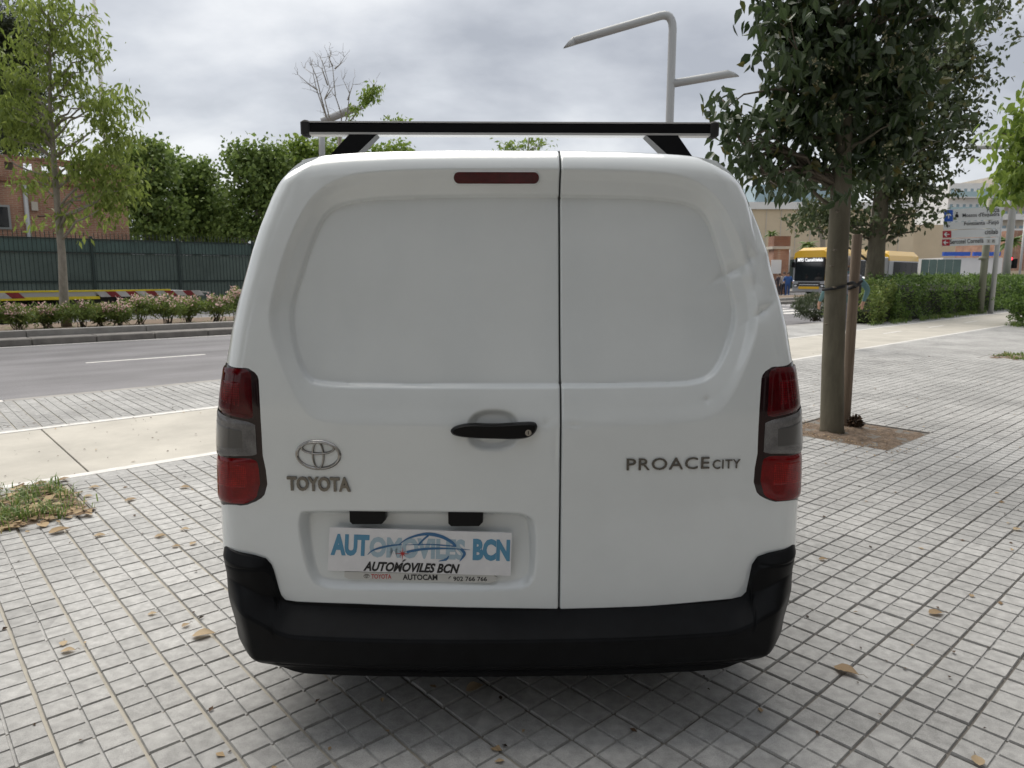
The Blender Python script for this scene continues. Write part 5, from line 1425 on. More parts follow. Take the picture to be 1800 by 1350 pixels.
scatter('leaf_litter', 'pale seeds and leaf crumbs gathered round the tree pit', 900, (5.7, 7.1, 2.0, 3.6), 0.018, 'litter', lambda u, v: 1.0 if abs(u - 6.12) < 0.09 or (v > 3.0 and u < 6.7) else 0.12, 0.012)
scatter('leaf_litter', 'dry leaves on the distant soil pit', 160, (14.4, 15.5, 2.7, 3.65), 0.06, 'litter', None, 0.012)
# individual fallen leaves
def leaf_thing(px, py, L, rot, label, mt='leaf_dry', group='dry leaves fallen on the paving'):
    p = gnd(px, py); P = []; n = 9
    c, s = math.cos(rot), math.sin(rot)
    for i in range(n):
        t = i / (n - 1); w = 0.36 * L * math.sin(math.pi * t ** 0.8) * (1 - 0.2 * t) + 0.0008
        for j, sg in enumerate((-1, 0, 1)):
            x, y = (t - 0.5) * L, sg * w
            z = 0.004 + 0.16 * L * abs(sg) * math.sin(math.pi * t) + 0.10 * L * (t - 0.5) ** 2 + random.uniform(0, 0.003)
            P.append((x * c - y * s, x * s + y * c, z))
    Fc = [(3 * i + j, 3 * i + j + 1, 3 * i + j + 4, 3 * i + j + 3) for i in range(n - 1) for j in (0, 1)]
    o = tag(empty('fallen_leaf', p), label, 'leaf', group)
    b = mesh('blade', P, Fc, M[mt], o, True); a = b.data.attributes.new('rnd', 'FLOAT', 'POINT'); v_ = random.random(); a.data.foreach_set('value', [v_] * len(P))
    MB().tube([(0.48 * L * c, 0.48 * L * s, 0.006), (0.66 * L * c - 0.05 * L * s, 0.66 * L * s + 0.05 * L * c, 0.012), (0.85 * L * c, 0.85 * L * s, 0.006)], 0.0009, 4).build('stalk', M['stake_wood'], o)
for (px, py, L, rot, lab) in ((358, 1118, 0.085, 0.3, 'curled tan leaf next to the left bumper corner'), (327, 1101, 0.035, 1.0, 'small round tan leaf near the left bumper corner'), (268, 1081, 0.035, 0.4, 'small olive leaf on the paving left of the van'), (120, 1146, 0.05, 0.2, 'pale tan leaf with a long stalk on the left paving'), (112, 1133, 0.04, 2.0, 'thin curled leaf beside a stalked tan leaf'), (1487, 1182, 0.085, -0.7, 'long tan leaf on the paving right of the bumper'), (1645, 1080, 0.065, 0.1, 'pale tan leaf with stalk on the right paving'), (1708, 1049, 0.03, 0.8, 'tiny cream leaf on the right paving'), (1788, 932, 0.05, 0.2, 'yellowish leaf on the paving far right'), (1447, 985, 0.045, 0.0, 'green leaf bit near the right bumper corner'), (835, 1212, 0.07, 0.6, 'dark yellow leaf in the shade under the bumper'), (1718, 1340, 0.05, 1.2, 'curled brown leaf stuck in a wide paving joint'), (166, 858, 0.07, 0.3, 'tan leaf beside the grassy pit'), (155, 874, 0.06, 0.1, 'pale leaf touching the grassy pit'), (230, 880, 0.07, 0.8, 'olive brown leaf between grassy pit and van'), (325, 858, 0.07, 0.1, 'pale leaf just beyond the bike path border'), (175, 943, 0.06, 0.3, 'reddish leaf on the paving below the grassy pit'), (282, 944, 0.06, 0.4, 'tan leaf left of the tail light'), (310, 962, 0.045, 0.1, 'yellow leaf on a joint left of the van'), (340, 957, 0.045, 1.3, 'dark upright leaf left of the van'), (325, 932, 0.05, 0.2, 'red brown leaf near the tail light')):
    leaf_thing(px, py, L, rot, lab)
for (px, py, L, rot) in ((60, 895, 0.10, 0.4), (105, 935, 0.11, 0.9), (20, 930, 0.10, 0.2), (30, 872, 0.09, 1.0), (8, 900, 0.1, 2.0), (75, 925, 0.09, 2.5)):
    leaf_thing(px, py, L, rot, 'large dry brown leaf lying in the grassy soil pit', 'litter', 'large dry leaves in the grassy pit')
for (px, py, s_) in ((1503, 752, 1.0),):
    p = gnd(px, py); P, _ = blob_points([(np.array((p.x, p.y, 0.055)), np.array((0.05, 0.04, 0.05)), 1.0)], 40, 8, 0.012)
    V, Fc, rn = leaf_cloud(P, 0.05, 0.5, 0.0); fast = tag(fast_mesh('dry_pod', V, Fc, M['litter_dark'], rnd=rn), 'black withered seed pod cluster lying beside the stake', 'seed pod')
# ================================================================== UNSEEN BUILDING BEHIND THE PHOTOGRAPHER, ADDED TO DARKEN THE VAN'S REAR
hb_v = -7.6
house = tag(empty('unseen_house', S(0, hb_v, 0)), 'unseen grey stone apartment house with tall windows, added to darken the van rear', 'building')
SB(-46, 30, hb_v - 9, hb_v, -0.15, 15.5).build('wall', mat('house_stone', (0.20, 0.20, 0.20), 0.85, var=0.1, vscale=0.4), house, world=True)
for fl in range(5):
    z = 3.6 + fl * 2.9
    for k in range(-10, 7):
        u = k * 4.2
        w_ = SB(u - 0.9, u + 0.9, hb_v - 0.0 + 0.003, hb_v + 0.05, z + 0.2, z + 2.2).build('window', M['dark_void'], house, world=True)
        SB(u - 0.8, u + 0.8, hb_v + 0.051, hb_v + 0.06, z + 0.3, z + 2.1).build('pane', M['glass_dark'], w_, world=True)
    SB(-44, 28, hb_v + 0.004, hb_v + 0.08, z - 0.2, z - 0.02).build('string_course', MATS['house_stone'], house, world=True)
for k in range(-5, 7):
    u = k * 4.2
    SB(u - 1.6, u + 1.6, hb_v + 0.003, hb_v + 0.05, 0.1, 2.7).build('shop_front', M['glass_dark'], house, world=True)

# two unseen trees continuing the row, added to shade the van's rear
for (uu, vv, lab) in ((-2.6, 2.9, 'unseen street tree added left of the photographer to shade the van rear'), (-10.6, 2.9, 'unseen street tree added farther down the pavement to shade the van rear')):
    b_ = Vector(S(uu, vv))
    bl_ = [(np.array((b_.x, b_.y, 4.2)), np.array((1.6, 1.6, 1.9)), 1.0), (np.array((b_.x - 0.3, b_.y - 0.4, 2.9)), np.array((1.5, 1.5, 0.9)), 0.5)]
    tree('street_tree', lab, [b_ - Vector((0, 0, 0.05)), b_ + Vector((0, 0, 1.5)), b_ + Vector((0.05, 0, 3.4)), b_ + Vector((0, 0.05, 5.2))], [0.12, 0.1, 0.07, 0.03], bl_, 'leaf_near', 500, 13, 0.11, 0.14, 'bark_smooth', None, 0.62, 0.75, False, 40, 0.7)
# ================================================================== RIGHT BACKGROUND
# articulated bus on the far carriageway
YB_ = 52.0
c0 = pt(1450, 515, YB_); bu, bv = UV(c0.x, c0.y)
bus = tag(empty('articulated_bus', S(bu, bv, ZR)), 'yellow and grey articulated bus with lit destination display on the far carriageway', 'bus')
zt_b = 3.45
def bpt(name, mb, mt, par=None, sm=False): return mb.build(name, M[mt], par or bus, sm, world=True)
def bprof(u, k=0.0, w=2.55):              # bus cross-section at u
    return [S(u, bv + 0.03, 0.22), S(u, bv, 0.6), S(u, bv, 2.55 - k), S(u, bv + 0.12, 2.95 - k), S(u, bv + w - 0.12, 2.95 - k), S(u, bv + w, 2.55 - k), S(u, bv + w, 0.6), S(u, bv + w - 0.03, 0.22)]
for (a, b) in ((bu + 0.12, bu + 10.0), (bu + 11.4, bu + 17.9)):
    bpt('body', MB().loft([bprof(a), bprof(b)], True, True), 'silver_paint')
    roof = MB().loft([[S(u_, bv - 0.02, 2.62), S(u_, bv + 0.05, 3.05), S(u_, bv + 0.35, zt_b + d), S(u_, bv + 2.2, zt_b + d), S(u_, bv + 2.5, 3.05), S(u_, bv + 2.57, 2.62)] for u_, d in ((a - 0.02, -0.22), (a + 0.7, 0.0), (b - 0.3, 0.0), (b + 0.01, -0.1))], True, True)
    bpt('roof', roof, 'bus_yellow')
    n = 5 if a < bu + 5 else 4; d = (b - a - 1.0) / n
    for i in range(n):
        bpt('window', SB(a + 0.9 + i * d, a + 0.9 + (i + 1) * d - 0.06, bv - 0.015, bv - 0.002, 1.05, 2.54), 'bus_glass')
    bpt('skirt_line', SB(a + 0.2, b - 0.1, bv - 0.012, bv - 0.002, 0.78, 0.86), 'bus_yellow')
for i in range(6):
    u0 = bu + 10.01 + i * 0.23
    bpt('bellows_fold', MB().loft([[S(u0 + t, bv + 0.05 + e_, 0.4), S(u0 + t, bv + 0.05 + e_, 2.9 - e_), S(u0 + t, bv + 2.5 - e_, 2.9 - e_), S(u0 + t, bv + 2.5 - e_, 0.4)] for t, e_ in ((0, 0.12), (0.115, 0.0), (0.23, 0.12))], True, True), 'steel_grey')
fr = bu + 0.1
bpt('front_panel', MB().loft([[S(fr - 0.02, bv + 0.02, 0.24), S(fr - 0.03, bv + 0.02, 1.0), S(fr - 0.03, bv + 2.53, 1.0), S(fr - 0.02, bv + 2.53, 0.24)], [S(fr + 0.02, bv, 0.22), S(fr + 0.02, bv, 1.05), S(fr + 0.02, bv + 2.55, 1.05), S(fr + 0.02, bv + 2.55, 0.22)]], True, True), 'silver_paint')
ws = bpt('windscreen', MB().hexa([S(fr - 0.04, bv + 0.16, 1.0), S(fr + 0.02, bv + 0.10, 1.0), S(fr + 0.02, bv + 2.45, 1.0), S(fr - 0.04, bv + 2.40, 1.0), S(fr - 0.01, bv + 0.16, 2.72), S(fr + 0.03, bv + 0.1, 2.72), S(fr + 0.03, bv + 2.45, 2.72), S(fr - 0.01, bv + 2.40, 2.72)]), 'glass_dark')
bpt('pillar', SB(fr - 0.05, fr + 0.06, bv - 0.03, bv + 0.09, 0.75, 2.6), 'bus_yellow')
bpt('lower_grille', SB(fr - 0.05, fr - 0.022, bv + 0.45, bv + 2.1, 0.62, 0.92), 'dark_void')
bpt('bumper_band', SB(fr - 0.06, fr - 0.022, bv + 0.5, bv + 2.05, 0.42, 0.60), 'bus_yellow')
bpt('trim', SB(fr - 0.06, fr - 0.052, bv + 0.55, bv + 2.0, 0.72, 0.76), 'sign_white')
for vv in (bv + 0.12, bv + 2.13):
    h_ = bpt('headlight', SB(fr - 0.06, fr - 0.022, vv, vv + 0.3, 0.55, 0.78), 'black_gloss')
    bpt('lamp', SB(fr - 0.07, fr - 0.061, vv + 0.06, vv + 0.24, 0.60, 0.72), 'sign_white', h_)
bpt('destination_display', SB(fr - 0.03, fr - 0.015, bv + 0.25, bv + 2.3, 2.36, 2.72), 'dark_void')
dv, df = text_mesh('M95 Castelldefels', 0.03)
dv = fit(dv, 0, 1, 0, 1)
mesh('lettering', [S(fr - 0.05, bv + 2.22 - 1.9 * x, 2.42 + 0.27 * t) for x, t, _ in dv], df, mat('led_white', (0.9, 0.9, 0.85), 0.5, emit=((0.95, 0.97, 1.0), 0.3)), ws, world=True)
for uw in (bu + 2.7, bu + 8.3, bu + 14.6):
    for vv in (bv + 0.02, bv + 2.27):
        bpt('wheel', MB().tube([S(uw, vv, ZR + 0.46), S(uw, vv + 0.26, ZR + 0.46)], 0.46, 20), 'rubber', None, True)
for s_ in (0.0, 2.6):
    bpt('mirror', SB(fr - 0.25, fr - 0.1, bv - 0.2 + s_, bv - 0.02 + s_, 2.0, 2.4), 'black_plastic')

# silver car beyond the hedge
Yc = 40.0
cc = pt(1510, 505, Yc); cu_, cv_ = UV(cc.x, cc.y); cv_ = max(cv_, 10.8)
car = tag(empty('parked_car', S(cu_, cv_, ZR)), 'silver hatchback half hidden behind the hedge and tree trunk', 'car')
prof = [(0.0, 0.35), (0.02, 0.75), (0.9, 0.95), (1.55, 1.42), (2.9, 1.46), (3.7, 1.05), (4.1, 0.95), (4.15, 0.4)]
bodyp = [(0.0, 0.3), (0.02, 0.72), (0.85, 0.93), (3.75, 0.98), (4.1, 0.9), (4.15, 0.35)]
def ext(pr, w0, w1, z_add=0.0): return [[S(cu_ + a, cv_ + w0, ZR + b) for a, b in pr], [S(cu_ + a, cv_ + w1, ZR + b) for a, b in pr]]
MB().loft(ext(bodyp, 0, 1.75), True, True).build('body', M['silver_paint'], car, world=True)
top_a = [(0.95, 0.95), (1.55, 1.42), (2.9, 1.46), (3.65, 0.98)]
MB().loft([[S(cu_ + a, cv_ + 0.03 + 0.12 * (b > 1.2), ZR + b) for a, b in top_a], [S(cu_ + a, cv_ + 1.72 - 0.12 * (b > 1.2), ZR + b) for a, b in top_a]], True, True).build('cabin', M['silver_paint'], car, world=True)
for a0, a1, b0, b1 in ((1.25, 2.15, 1.62, 2.15), (2.22, 3.3, 2.22, 2.85)):
    MB().hexa([S(cu_ + a0, cv_ + 0.02, ZR + 1.0), S(cu_ + a1, cv_ + 0.02, ZR + 1.0), S(cu_ + a1, cv_ + 0.05, ZR + 1.0), S(cu_ + a0, cv_ + 0.05, ZR + 1.0), S(cu_ + b0, cv_ + 0.125, ZR + 1.38), S(cu_ + b1, cv_ + 0.125, ZR + 1.38), S(cu_ + b1, cv_ + 0.16, ZR + 1.38), S(cu_ + b0, cv_ + 0.16, ZR + 1.38)]).build('window', M['glass_dark'], car, world=True)
MB().hexa([S(cu_ + 1.0, cv_ + 0.15, ZR + 0.99), S(cu_ + 1.0, cv_ + 1.6, ZR + 0.99), S(cu_ + 1.04, cv_ + 1.6, ZR + 0.96), S(cu_ + 1.04, cv_ + 0.15, ZR + 0.96), S(cu_ + 1.5, cv_ + 0.22, ZR + 1.38), S(cu_ + 1.5, cv_ + 1.53, ZR + 1.38), S(cu_ + 1.56, cv_ + 1.53, ZR + 1.38), S(cu_ + 1.56, cv_ + 0.22, ZR + 1.38)]).build('windscreen', M['glass_dark'], car, world=True)
for a in (0.75, 3.35):
    for vv in (0.02, 1.53):
        MB().tube([S(cu_ + a, cv_ + vv - 0.03, ZR + 0.31), S(cu_ + a, cv_ + vv + 0.2, ZR + 0.31)], 0.31, 18).build('wheel', M['rubber'], car, True, world=True)

# direction sign
Ys = 27.0
sg = tag(empty('direction_sign', (pt(1727, 484, Ys).x, Ys, 0)), 'four stacked white direction panels with arrows on green and grey posts', 'sign')
yaw = R(24)
sc_ = pt(1708, 398, Ys)
kx = math.cos(yaw); ky = math.sin(yaw)
def sgp(px, py, d=0.0):                   # point on the sign's plane
    a, b, c_ = ray(px, py)
    # plane through sc_, normal (-ky.., -kx): right end nearer
    nx_, ny_ = -ky, -kx
    nx_, ny_ = -math.sin(yaw), -math.cos(yaw)
    t = ((sc_.x) * nx_ + (sc_.y) * ny_ + d) / (a * nx_ + b * ny_)
    return Vector((a * t, b * t, CAM_H + c_ * t))
panels = [((1659.5, 369), (1760, 362), (1759, 385.5), (1659, 390.5)), ((1658.5, 391.5), (1759, 386.5), (1758, 400.5), (1658, 404)), ((1657, 405.5), (1758, 401.5), (1757, 416), (1656, 419)), ((1655.5, 420), (1756, 417), (1755, 430), (1655, 433))]
texts = [[('Policia', 1735, 1757, 373.5, 364.5), ("Mossos d'Esquadra", 1692, 1757, 384, 375)], [('Fontsanta -Fatjó', 1695, 1756, 398.5, 389.5)], [('citilab', 1731, 1754.5, 412, 404)], [('Sercotel Cornellá', 1670, 1729, 429, 421)]]
icons = [('sign_blue', (1660, 1675, 389.5, 369.5), 'up'), (None, (1661, 1672, 402, 392.5), 'left'), ('sign_red', (1657, 1672, 418, 406), 'left'), ('sign_red', (1656, 1669.5, 432, 421), 'left')]
def flat(name, pts, mt, d, par):
    a = [sgp(*p, d) for p in pts]; b = [sgp(*p, d - 0.008) for p in pts]
    return MB().loft([b, a], True, True).build(name, mt, par, world=True)
for (q, tx_, (icm, ib, dr)) in zip(panels, texts, icons):
    pn = flat('panel', q, M['sign_white'], 0.0, sg)
    if icm: flat('arrow_field', [(ib[0], ib[3]), (ib[1], ib[3] - 0.4), (ib[1], ib[2] - 0.4), (ib[0], ib[2])], M[icm], 0.012, pn)
    xm, ym = (ib[0] + ib[1]) / 2, (ib[2] + ib[3]) / 2; r_ = (ib[1] - ib[0]) * 0.30
    am = M['sign_white'] if icm else M['ink_black']
    if dr == 'up': ar = [(xm - 0.9, ym + r_), (xm - 0.9, ym - r_ * 0.3), (xm - r_, ym + r_ * 0.15), (xm - r_, ym - r_ * 0.4), (xm, ym - r_ * 1.2), (xm + r_, ym - r_ * 0.4), (xm + r_, ym + r_ * 0.15), (xm + 0.9, ym - r_ * 0.3), (xm + 0.9, ym + r_)]
    else: ar = [(xm + r_, ym - 0.8), (xm - r_ * 0.3, ym - 0.8), (xm + r_ * 0.2, ym - r_ * 0.85), (xm - r_ * 0.4, ym - r_ * 0.85), (xm - r_ * 1.25, ym), (xm - r_ * 0.4, ym + r_ * 0.85), (xm + r_ * 0.2, ym + r_ * 0.85), (xm - r_ * 0.3, ym + 0.8), (xm + r_, ym + 0.8)]
    mesh('arrow', [sgp(*p, 0.016) for p in ar], [tuple(range(len(ar)))], am, pn, world=True)
    for (body, xa, xb, ya, yb) in tx_:
        v, f = text_mesh(body, 0.012); v = fit(v, 0, 1, 0, 1)
        sl = -(xb - xa) * 0.04
        mesh('lettering', [sgp(xa + (xb - xa) * x, ya + (yb - ya) * t + sl * x, 0.014) for x, t, _ in v], f, M['ink_black'], pn, world=True)
    if dr == 'up':
        for pts_ in ([(1679, 382), (1685, 382), (1685, 378), (1683, 376), (1681, 376), (1679, 378)], [(1681, 375.5), (1683.5, 375.5), (1683.5, 373), (1681, 373)]):
            mesh('pictogram', [sgp(*p, 0.014) for p in pts_], [tuple(range(len(pts_)))], M['ink_black'], pn, world=True)
for (xa, body) in ((1734.5, 'X'), (1743, 'n')):
    flat('pictogram_field', [(xa, 420.5), (xa + 6.5, 420.2), (xa + 6.5, 427.2), (xa, 427.5)], M['strip_white'], 0.012, pn)
    v, f = text_mesh(body, 0.02); v = fit(v, 0, 1, 0, 1)
    mesh('pictogram', [sgp(xa + 1.6 + 3.4 * x, 426 - 4.4 * t, 0.016) for x, t, _ in v], f, M['ink_black'], pn, world=True)
for (px, r_, zt_, mt) in ((1728.5, 0.12, 352, mat('post_green', (0.22, 0.225, 0.17), 0.6)), (1748, 0.085, 352, M['pole_grey'])):
    b_ = sgp(px, 484, -0.18); zt2 = sgp(px, zt_, -0.18).z
    MB().tube([(b_.x, b_.y, 0), (b_.x, b_.y, zt2)], r_, 12).build('post', mt, sg, True, world=True)
b_ = sgp(1728.5, 454, -0.18); MB().tube([(b_.x, b_.y, b_.z - 0.06), (b_.x, b_.y, b_.z + 0.06)], 0.15, 12).build('collar', MATS['post_green'], sg, True, world=True)

# traffic light
Yt = 45.0
tb_ = pt(1775, 484, Yt)
tl = tag(empty('traffic_light', (tb_.x, tb_.y, 0)), 'small traffic light showing red on a thin grey pole', 'traffic light')
MB().tube([(tb_.x, tb_.y, 0), pt(1776, 462, Yt)], 0.05, 8).build('pole', M['pole_grey'], tl, True, world=True)
hx = pt(1774, 459, Yt)
hd_ = MB().bbox(hx.x - 0.16, hx.x + 0.16, hx.y - 0.12, hx.y + 0.12, hx.z - 0.32, hx.z + 0.32, 0.03).build('head', M['black_plastic'], tl, world=True)
for k, m_ in enumerate((mat('red_lamp', (0.8, 0.02, 0.03), 0.4, emit=((1.0, 0.03, 0.05), 1.5)), M['dark_void'])):
    MB().tube([(hx.x, hx.y - 0.121, hx.z + 0.15 - 0.3 * k), (hx.x, hx.y - 0.14, hx.z + 0.15 - 0.3 * k)], 0.11, 14).build('lens', m_, hd_, world=True)
MB().bbox(hx.x + 0.2, hx.x + 0.48, hx.y - 0.1, hx.y + 0.14, hx.z - 0.45, hx.z + 0.15, 0.03).build('side_head', M['black_plastic'], tl, world=True)
for (px, top_, r_, lab) in ((1386, 436, 0.06, 'thin grey pole by the gate pillar'), (1792, 380, 0.09, 'white pole at the edge of the far junction')):
    p_ = pt(px, 484, 60)
    tag(MB().tube([(p_.x, p_.y, -0.1), (p_.x, p_.y, pt(px, top_, 60).z)], r_, 8).build('pole', M['pole_grey'], None, True), lab, 'pole')

def facade(name, label, px0, px1, py_top, Y, depth, mt, yaw_=0.0, bottom=-0.15):
    a, b = pt(px0, 484, Y), pt(px1, 484, Y); zt_ = pt((px0 + px1) / 2, py_top, Y).z
    o = tag(empty(name, (a.x, Y, 0)), label, 'building')
    MB().box(a.x, b.x, Y, Y + depth, bottom, zt_).build('wall', M[mt], o, world=True)
    return o, a, b, zt_
# beige shed with a pale fascia
o, a, b, zt_ = facade('beige_shed', 'large windowless beige shed with white roof edge behind the bus', 1290, 1600, 368, 95, 30, 'beige_wall')
MB().box(a.x - 0.5, b.x + 0.5, 94.6, 125.4, zt_, zt_ + 0.9).build('roof_edge', M['white_wall'], o, world=True)
MB().box(a.x + 3, a.x + 16, 97, 110, zt_ + 0.9, zt_ + 3.4).build('roof_glazing', M['facade_glass'], o, world=True)
for k in range(1, 12):
    x = a.x + (b.x - a.x) * k / 12
    MB().box(x - 0.05, x + 0.05, 94.93, 94.997, 0, zt_ - 0.002).build('panel_joint', M['pale_stone'], o, world=True)
# pale low wall and pinkish block further right
o, a, b, zt_ = facade('low_block', 'low salmon coloured block behind the trees and hedge', 1600, 1675, 395, 110, 20, 'beige_wall')
# apartment blocks with glass balconies
def flats(name, label, px0, px1, py_top, Y, floors, wall, glassy, depth=25):
    o, a, b, zt_ = facade(name, label, px0, px1, py_top, Y, depth, wall)
    for k in range(floors):
        z1 = zt_ - 0.8 - k * 3.1
        if z1 < 3: break
        MB().box(a.x + 0.4, b.x - 0.4, Y - 0.08, Y - 0.003, z1 - 1.9, z1 - 0.3).build('window_band', M['facade_glass'], o, world=True)
        n = 6
        for j in range(1, n):
            x = a.x + (b.x - a.x) * j / n
            MB().box(x - 0.35, x + 0.35, Y - 0.12, Y - 0.081, z1 - 1.9, z1 - 0.3).build('pier', M[wall], o, world=True)
        MB().box(a.x - 0.3, b.x + 0.3, Y - 1.5, Y - 0.003, z1 - 2.25, z1 - 2.05).build('balcony', M['white_wall'], o, world=True)
        MB().box(a.x - 0.2, b.x + 0.2, Y - 1.48, Y - 1.42, z1 - 2.049, z1 - 1.0).build('balustrade', M['balcony_glass' if glassy else 'white_wall'], o, world=True)
    return o
flats('apartment_block', 'pale apartment block with blue green glass balconies on the skyline', 1655, 1722, 322, 150, 6, 'white_wall', True)
flats('apartment_block', 'cream apartment block with brown window bands on the skyline', 1728, 1830, 310, 158, 6, 'pale_stone', False)
# low shop canopy with blue fascia and a wall
o, a, b, zt_ = facade('service_station', 'low pale canopy with blue and white fascia beyond the hedge', 1655, 1760, 453, 85, 6, 'white_wall')
for (x0, x1) in ((1657, 1703), (1710, 1756)):
    p, q = pt(x0, 446, 84.9), pt(x1, 446, 84.9); MB().box(p.x, q.x, 84.6, 84.99, pt(x0, 450, 84.9).z, pt(x0, 443, 84.9).z).build('fascia', M['sign_blue'], o, world=True)
o, a, b, zt_ = facade('boundary_wall', 'long pale beige boundary wall beyond the junction', 1640, 1900, 476, 92, 0.4, 'beige_wall')
o, a, b, zt_ = facade('red_house', 'reddish house at the far right edge behind the palms', 1770, 1850, 405, 120, 15, 'brick')
# dark green site screens behind the bus
Yg = 62.0
ss_ = tag(empty('site_screen', pt(1655, 484, Yg)), 'row of dark green site fence panels behind the bus tail', 'fence')
for k in range(5):
    x0, x1 = pt(1618 + 14 * k, 484, Yg).x + 0.03, pt(1618 + 14 * (k + 1), 484, Yg).x - 0.03
    MB().box(x0, x1, Yg, Yg + 0.08, -0.1, pt(1650, 456, Yg).z).build('panel', M['fence_green'], ss_, world=True)
# brick gate pillar with potted palm
Yp = 58.0
gp = tag(empty('gate_pillar', pt(1372, 484, Yp) * 1.0), 'brick gate pillar with moulded cap beside the bus', 'pillar')
gp.location.z = 0
x0, x1 = pt(1358, 484, Yp).x, pt(1385, 484, Yp).x
MB().box(x0, x1, Yp, Yp + 1.2, -0.1, pt(1370, 438, Yp).z).build('shaft', M['brick'], gp, world=True)
MB().box(x0 - 0.2, x1 + 0.25, Yp - 0.2, Yp + 1.4, pt(1370, 438, Yp).z, pt(1370, 433, Yp).z).build('cornice', M['pale_stone'], gp, world=True)
MB().box(x0 - 0.05, x1 + 0.05, Yp - 0.05, Yp + 1.25, pt(1370, 433, Yp).z, pt(1370, 415, Yp).z).build('cap', M['brick_dark'], gp, world=True)
pf = pt(1363, 470, Yp); MB().box(pf.x - 0.35, pf.x + 0.45, Yp - 0.06, Yp - 0.003, pf.z - 0.5, pf.z + 0.6).build('notice', M['sign_white'], gp, world=True)
def palm(name, label, px, py, Y, r_px, base_py=None, nf=18):
    c = pt(px, py, Y); k = Y / F_PX; rr = r_px * k
    o = tag(empty(name, (c.x, c.y, -0.1)), label, 'palm')
    MB().tube([(c.x, c.y, -0.1), (c.x + 0.1, c.y, c.z * 0.5), (c.x, c.y, c.z)], [0.28, 0.22, 0.2], 10).build('trunk', M['bark_dark'], o, True, world=True)
    V, Fc = [], []
    for i in range(nf):
        a = 6.283 * i / nf + random.random(); up = random.uniform(0.1, 1.0); prev = None
        for s in range(7):
            t = s / 6; rad = rr * t; z = c.z + rr * (up * t - 0.9 * t * t * (1.2 - up * 0.5)); w = rr * 0.16 * math.sin(math.pi * min(1, t + 0.12))
            p = (c.x + rad * math.cos(a), c.y + rad * math.sin(a))
            n_ = len(V); V += [(p[0] - w * math.sin(a), p[1] + w * math.cos(a), z - w * 0.5), (p[0], p[1], z), (p[0] + w * math.sin(a), p[1] - w * math.cos(a), z - w * 0.5)]
            if s: Fc += [(n_ - 3, n_ - 2, n_ + 1, n_), (n_ - 2, n_ - 1, n_ + 2, n_ + 1)]
    V = np.array(V) - np.array(o.location)
    fast_mesh('fronds', V, Fc, M['leaf_palm'], o, rnd=rng.uniform(0, 1, len(V)), kind='stuff')
palm('palm_tree', 'small palm showing above the brick gate pillar', 1357, 410, 61, 16)
palm('palm_tree', 'low palm clump behind the bus front', 1420, 430, 66, 22)
palm('palm_tree', 'palm standing right of the direction sign', 1775, 425, 70, 30)
tp4 = pt(1448, 484, 70)
lt_ = tag(empty('leaning_tree', (tp4.x, tp4.y, -0.1)), 'pale leaning tree with a small crown in front of the beige shed', 'tree')
MB().tube([(tp4.x, tp4.y, -0.1), pt(1446, 420, 70), pt(1432, 380, 70)], [0.3, 0.25, 0.15], 10).build('trunk', M['bark_pale'], lt_, True, world=True)
P, _ = blob_points(px_blobs([(1432, 372, 24, 18)], 70, 0.8), 50, 12, 0.3)
V, Fc, rn = leaf_cloud(P, 0.4, 0.5, 0.4); fast_mesh('crown', V - np.array(lt_.location), Fc, M['leaf_second'], lt_, rnd=rn, kind='stuff')
hill = MB(); hr = []
for i in range(41):
    a = -0.9 + 1.8 * i / 40; d = 900; hgt = 8 + 10 * max(0, math.sin(i * 0.5) * 0.5 + math.sin(i * 1.3) * 0.4)
    hr.append([(d * math.sin(a), d * math.cos(a), -1), (d * math.sin(a), d * math.cos(a), hgt), ((d + 60) * math.sin(a), (d + 60) * math.cos(a), -1)])
tag(hill.loft(hr, closed=False).build('hills', mat('far_green', (0.07, 0.09, 0.06), 0.95, var=0.3, vscale=0.02)), kind='structure')

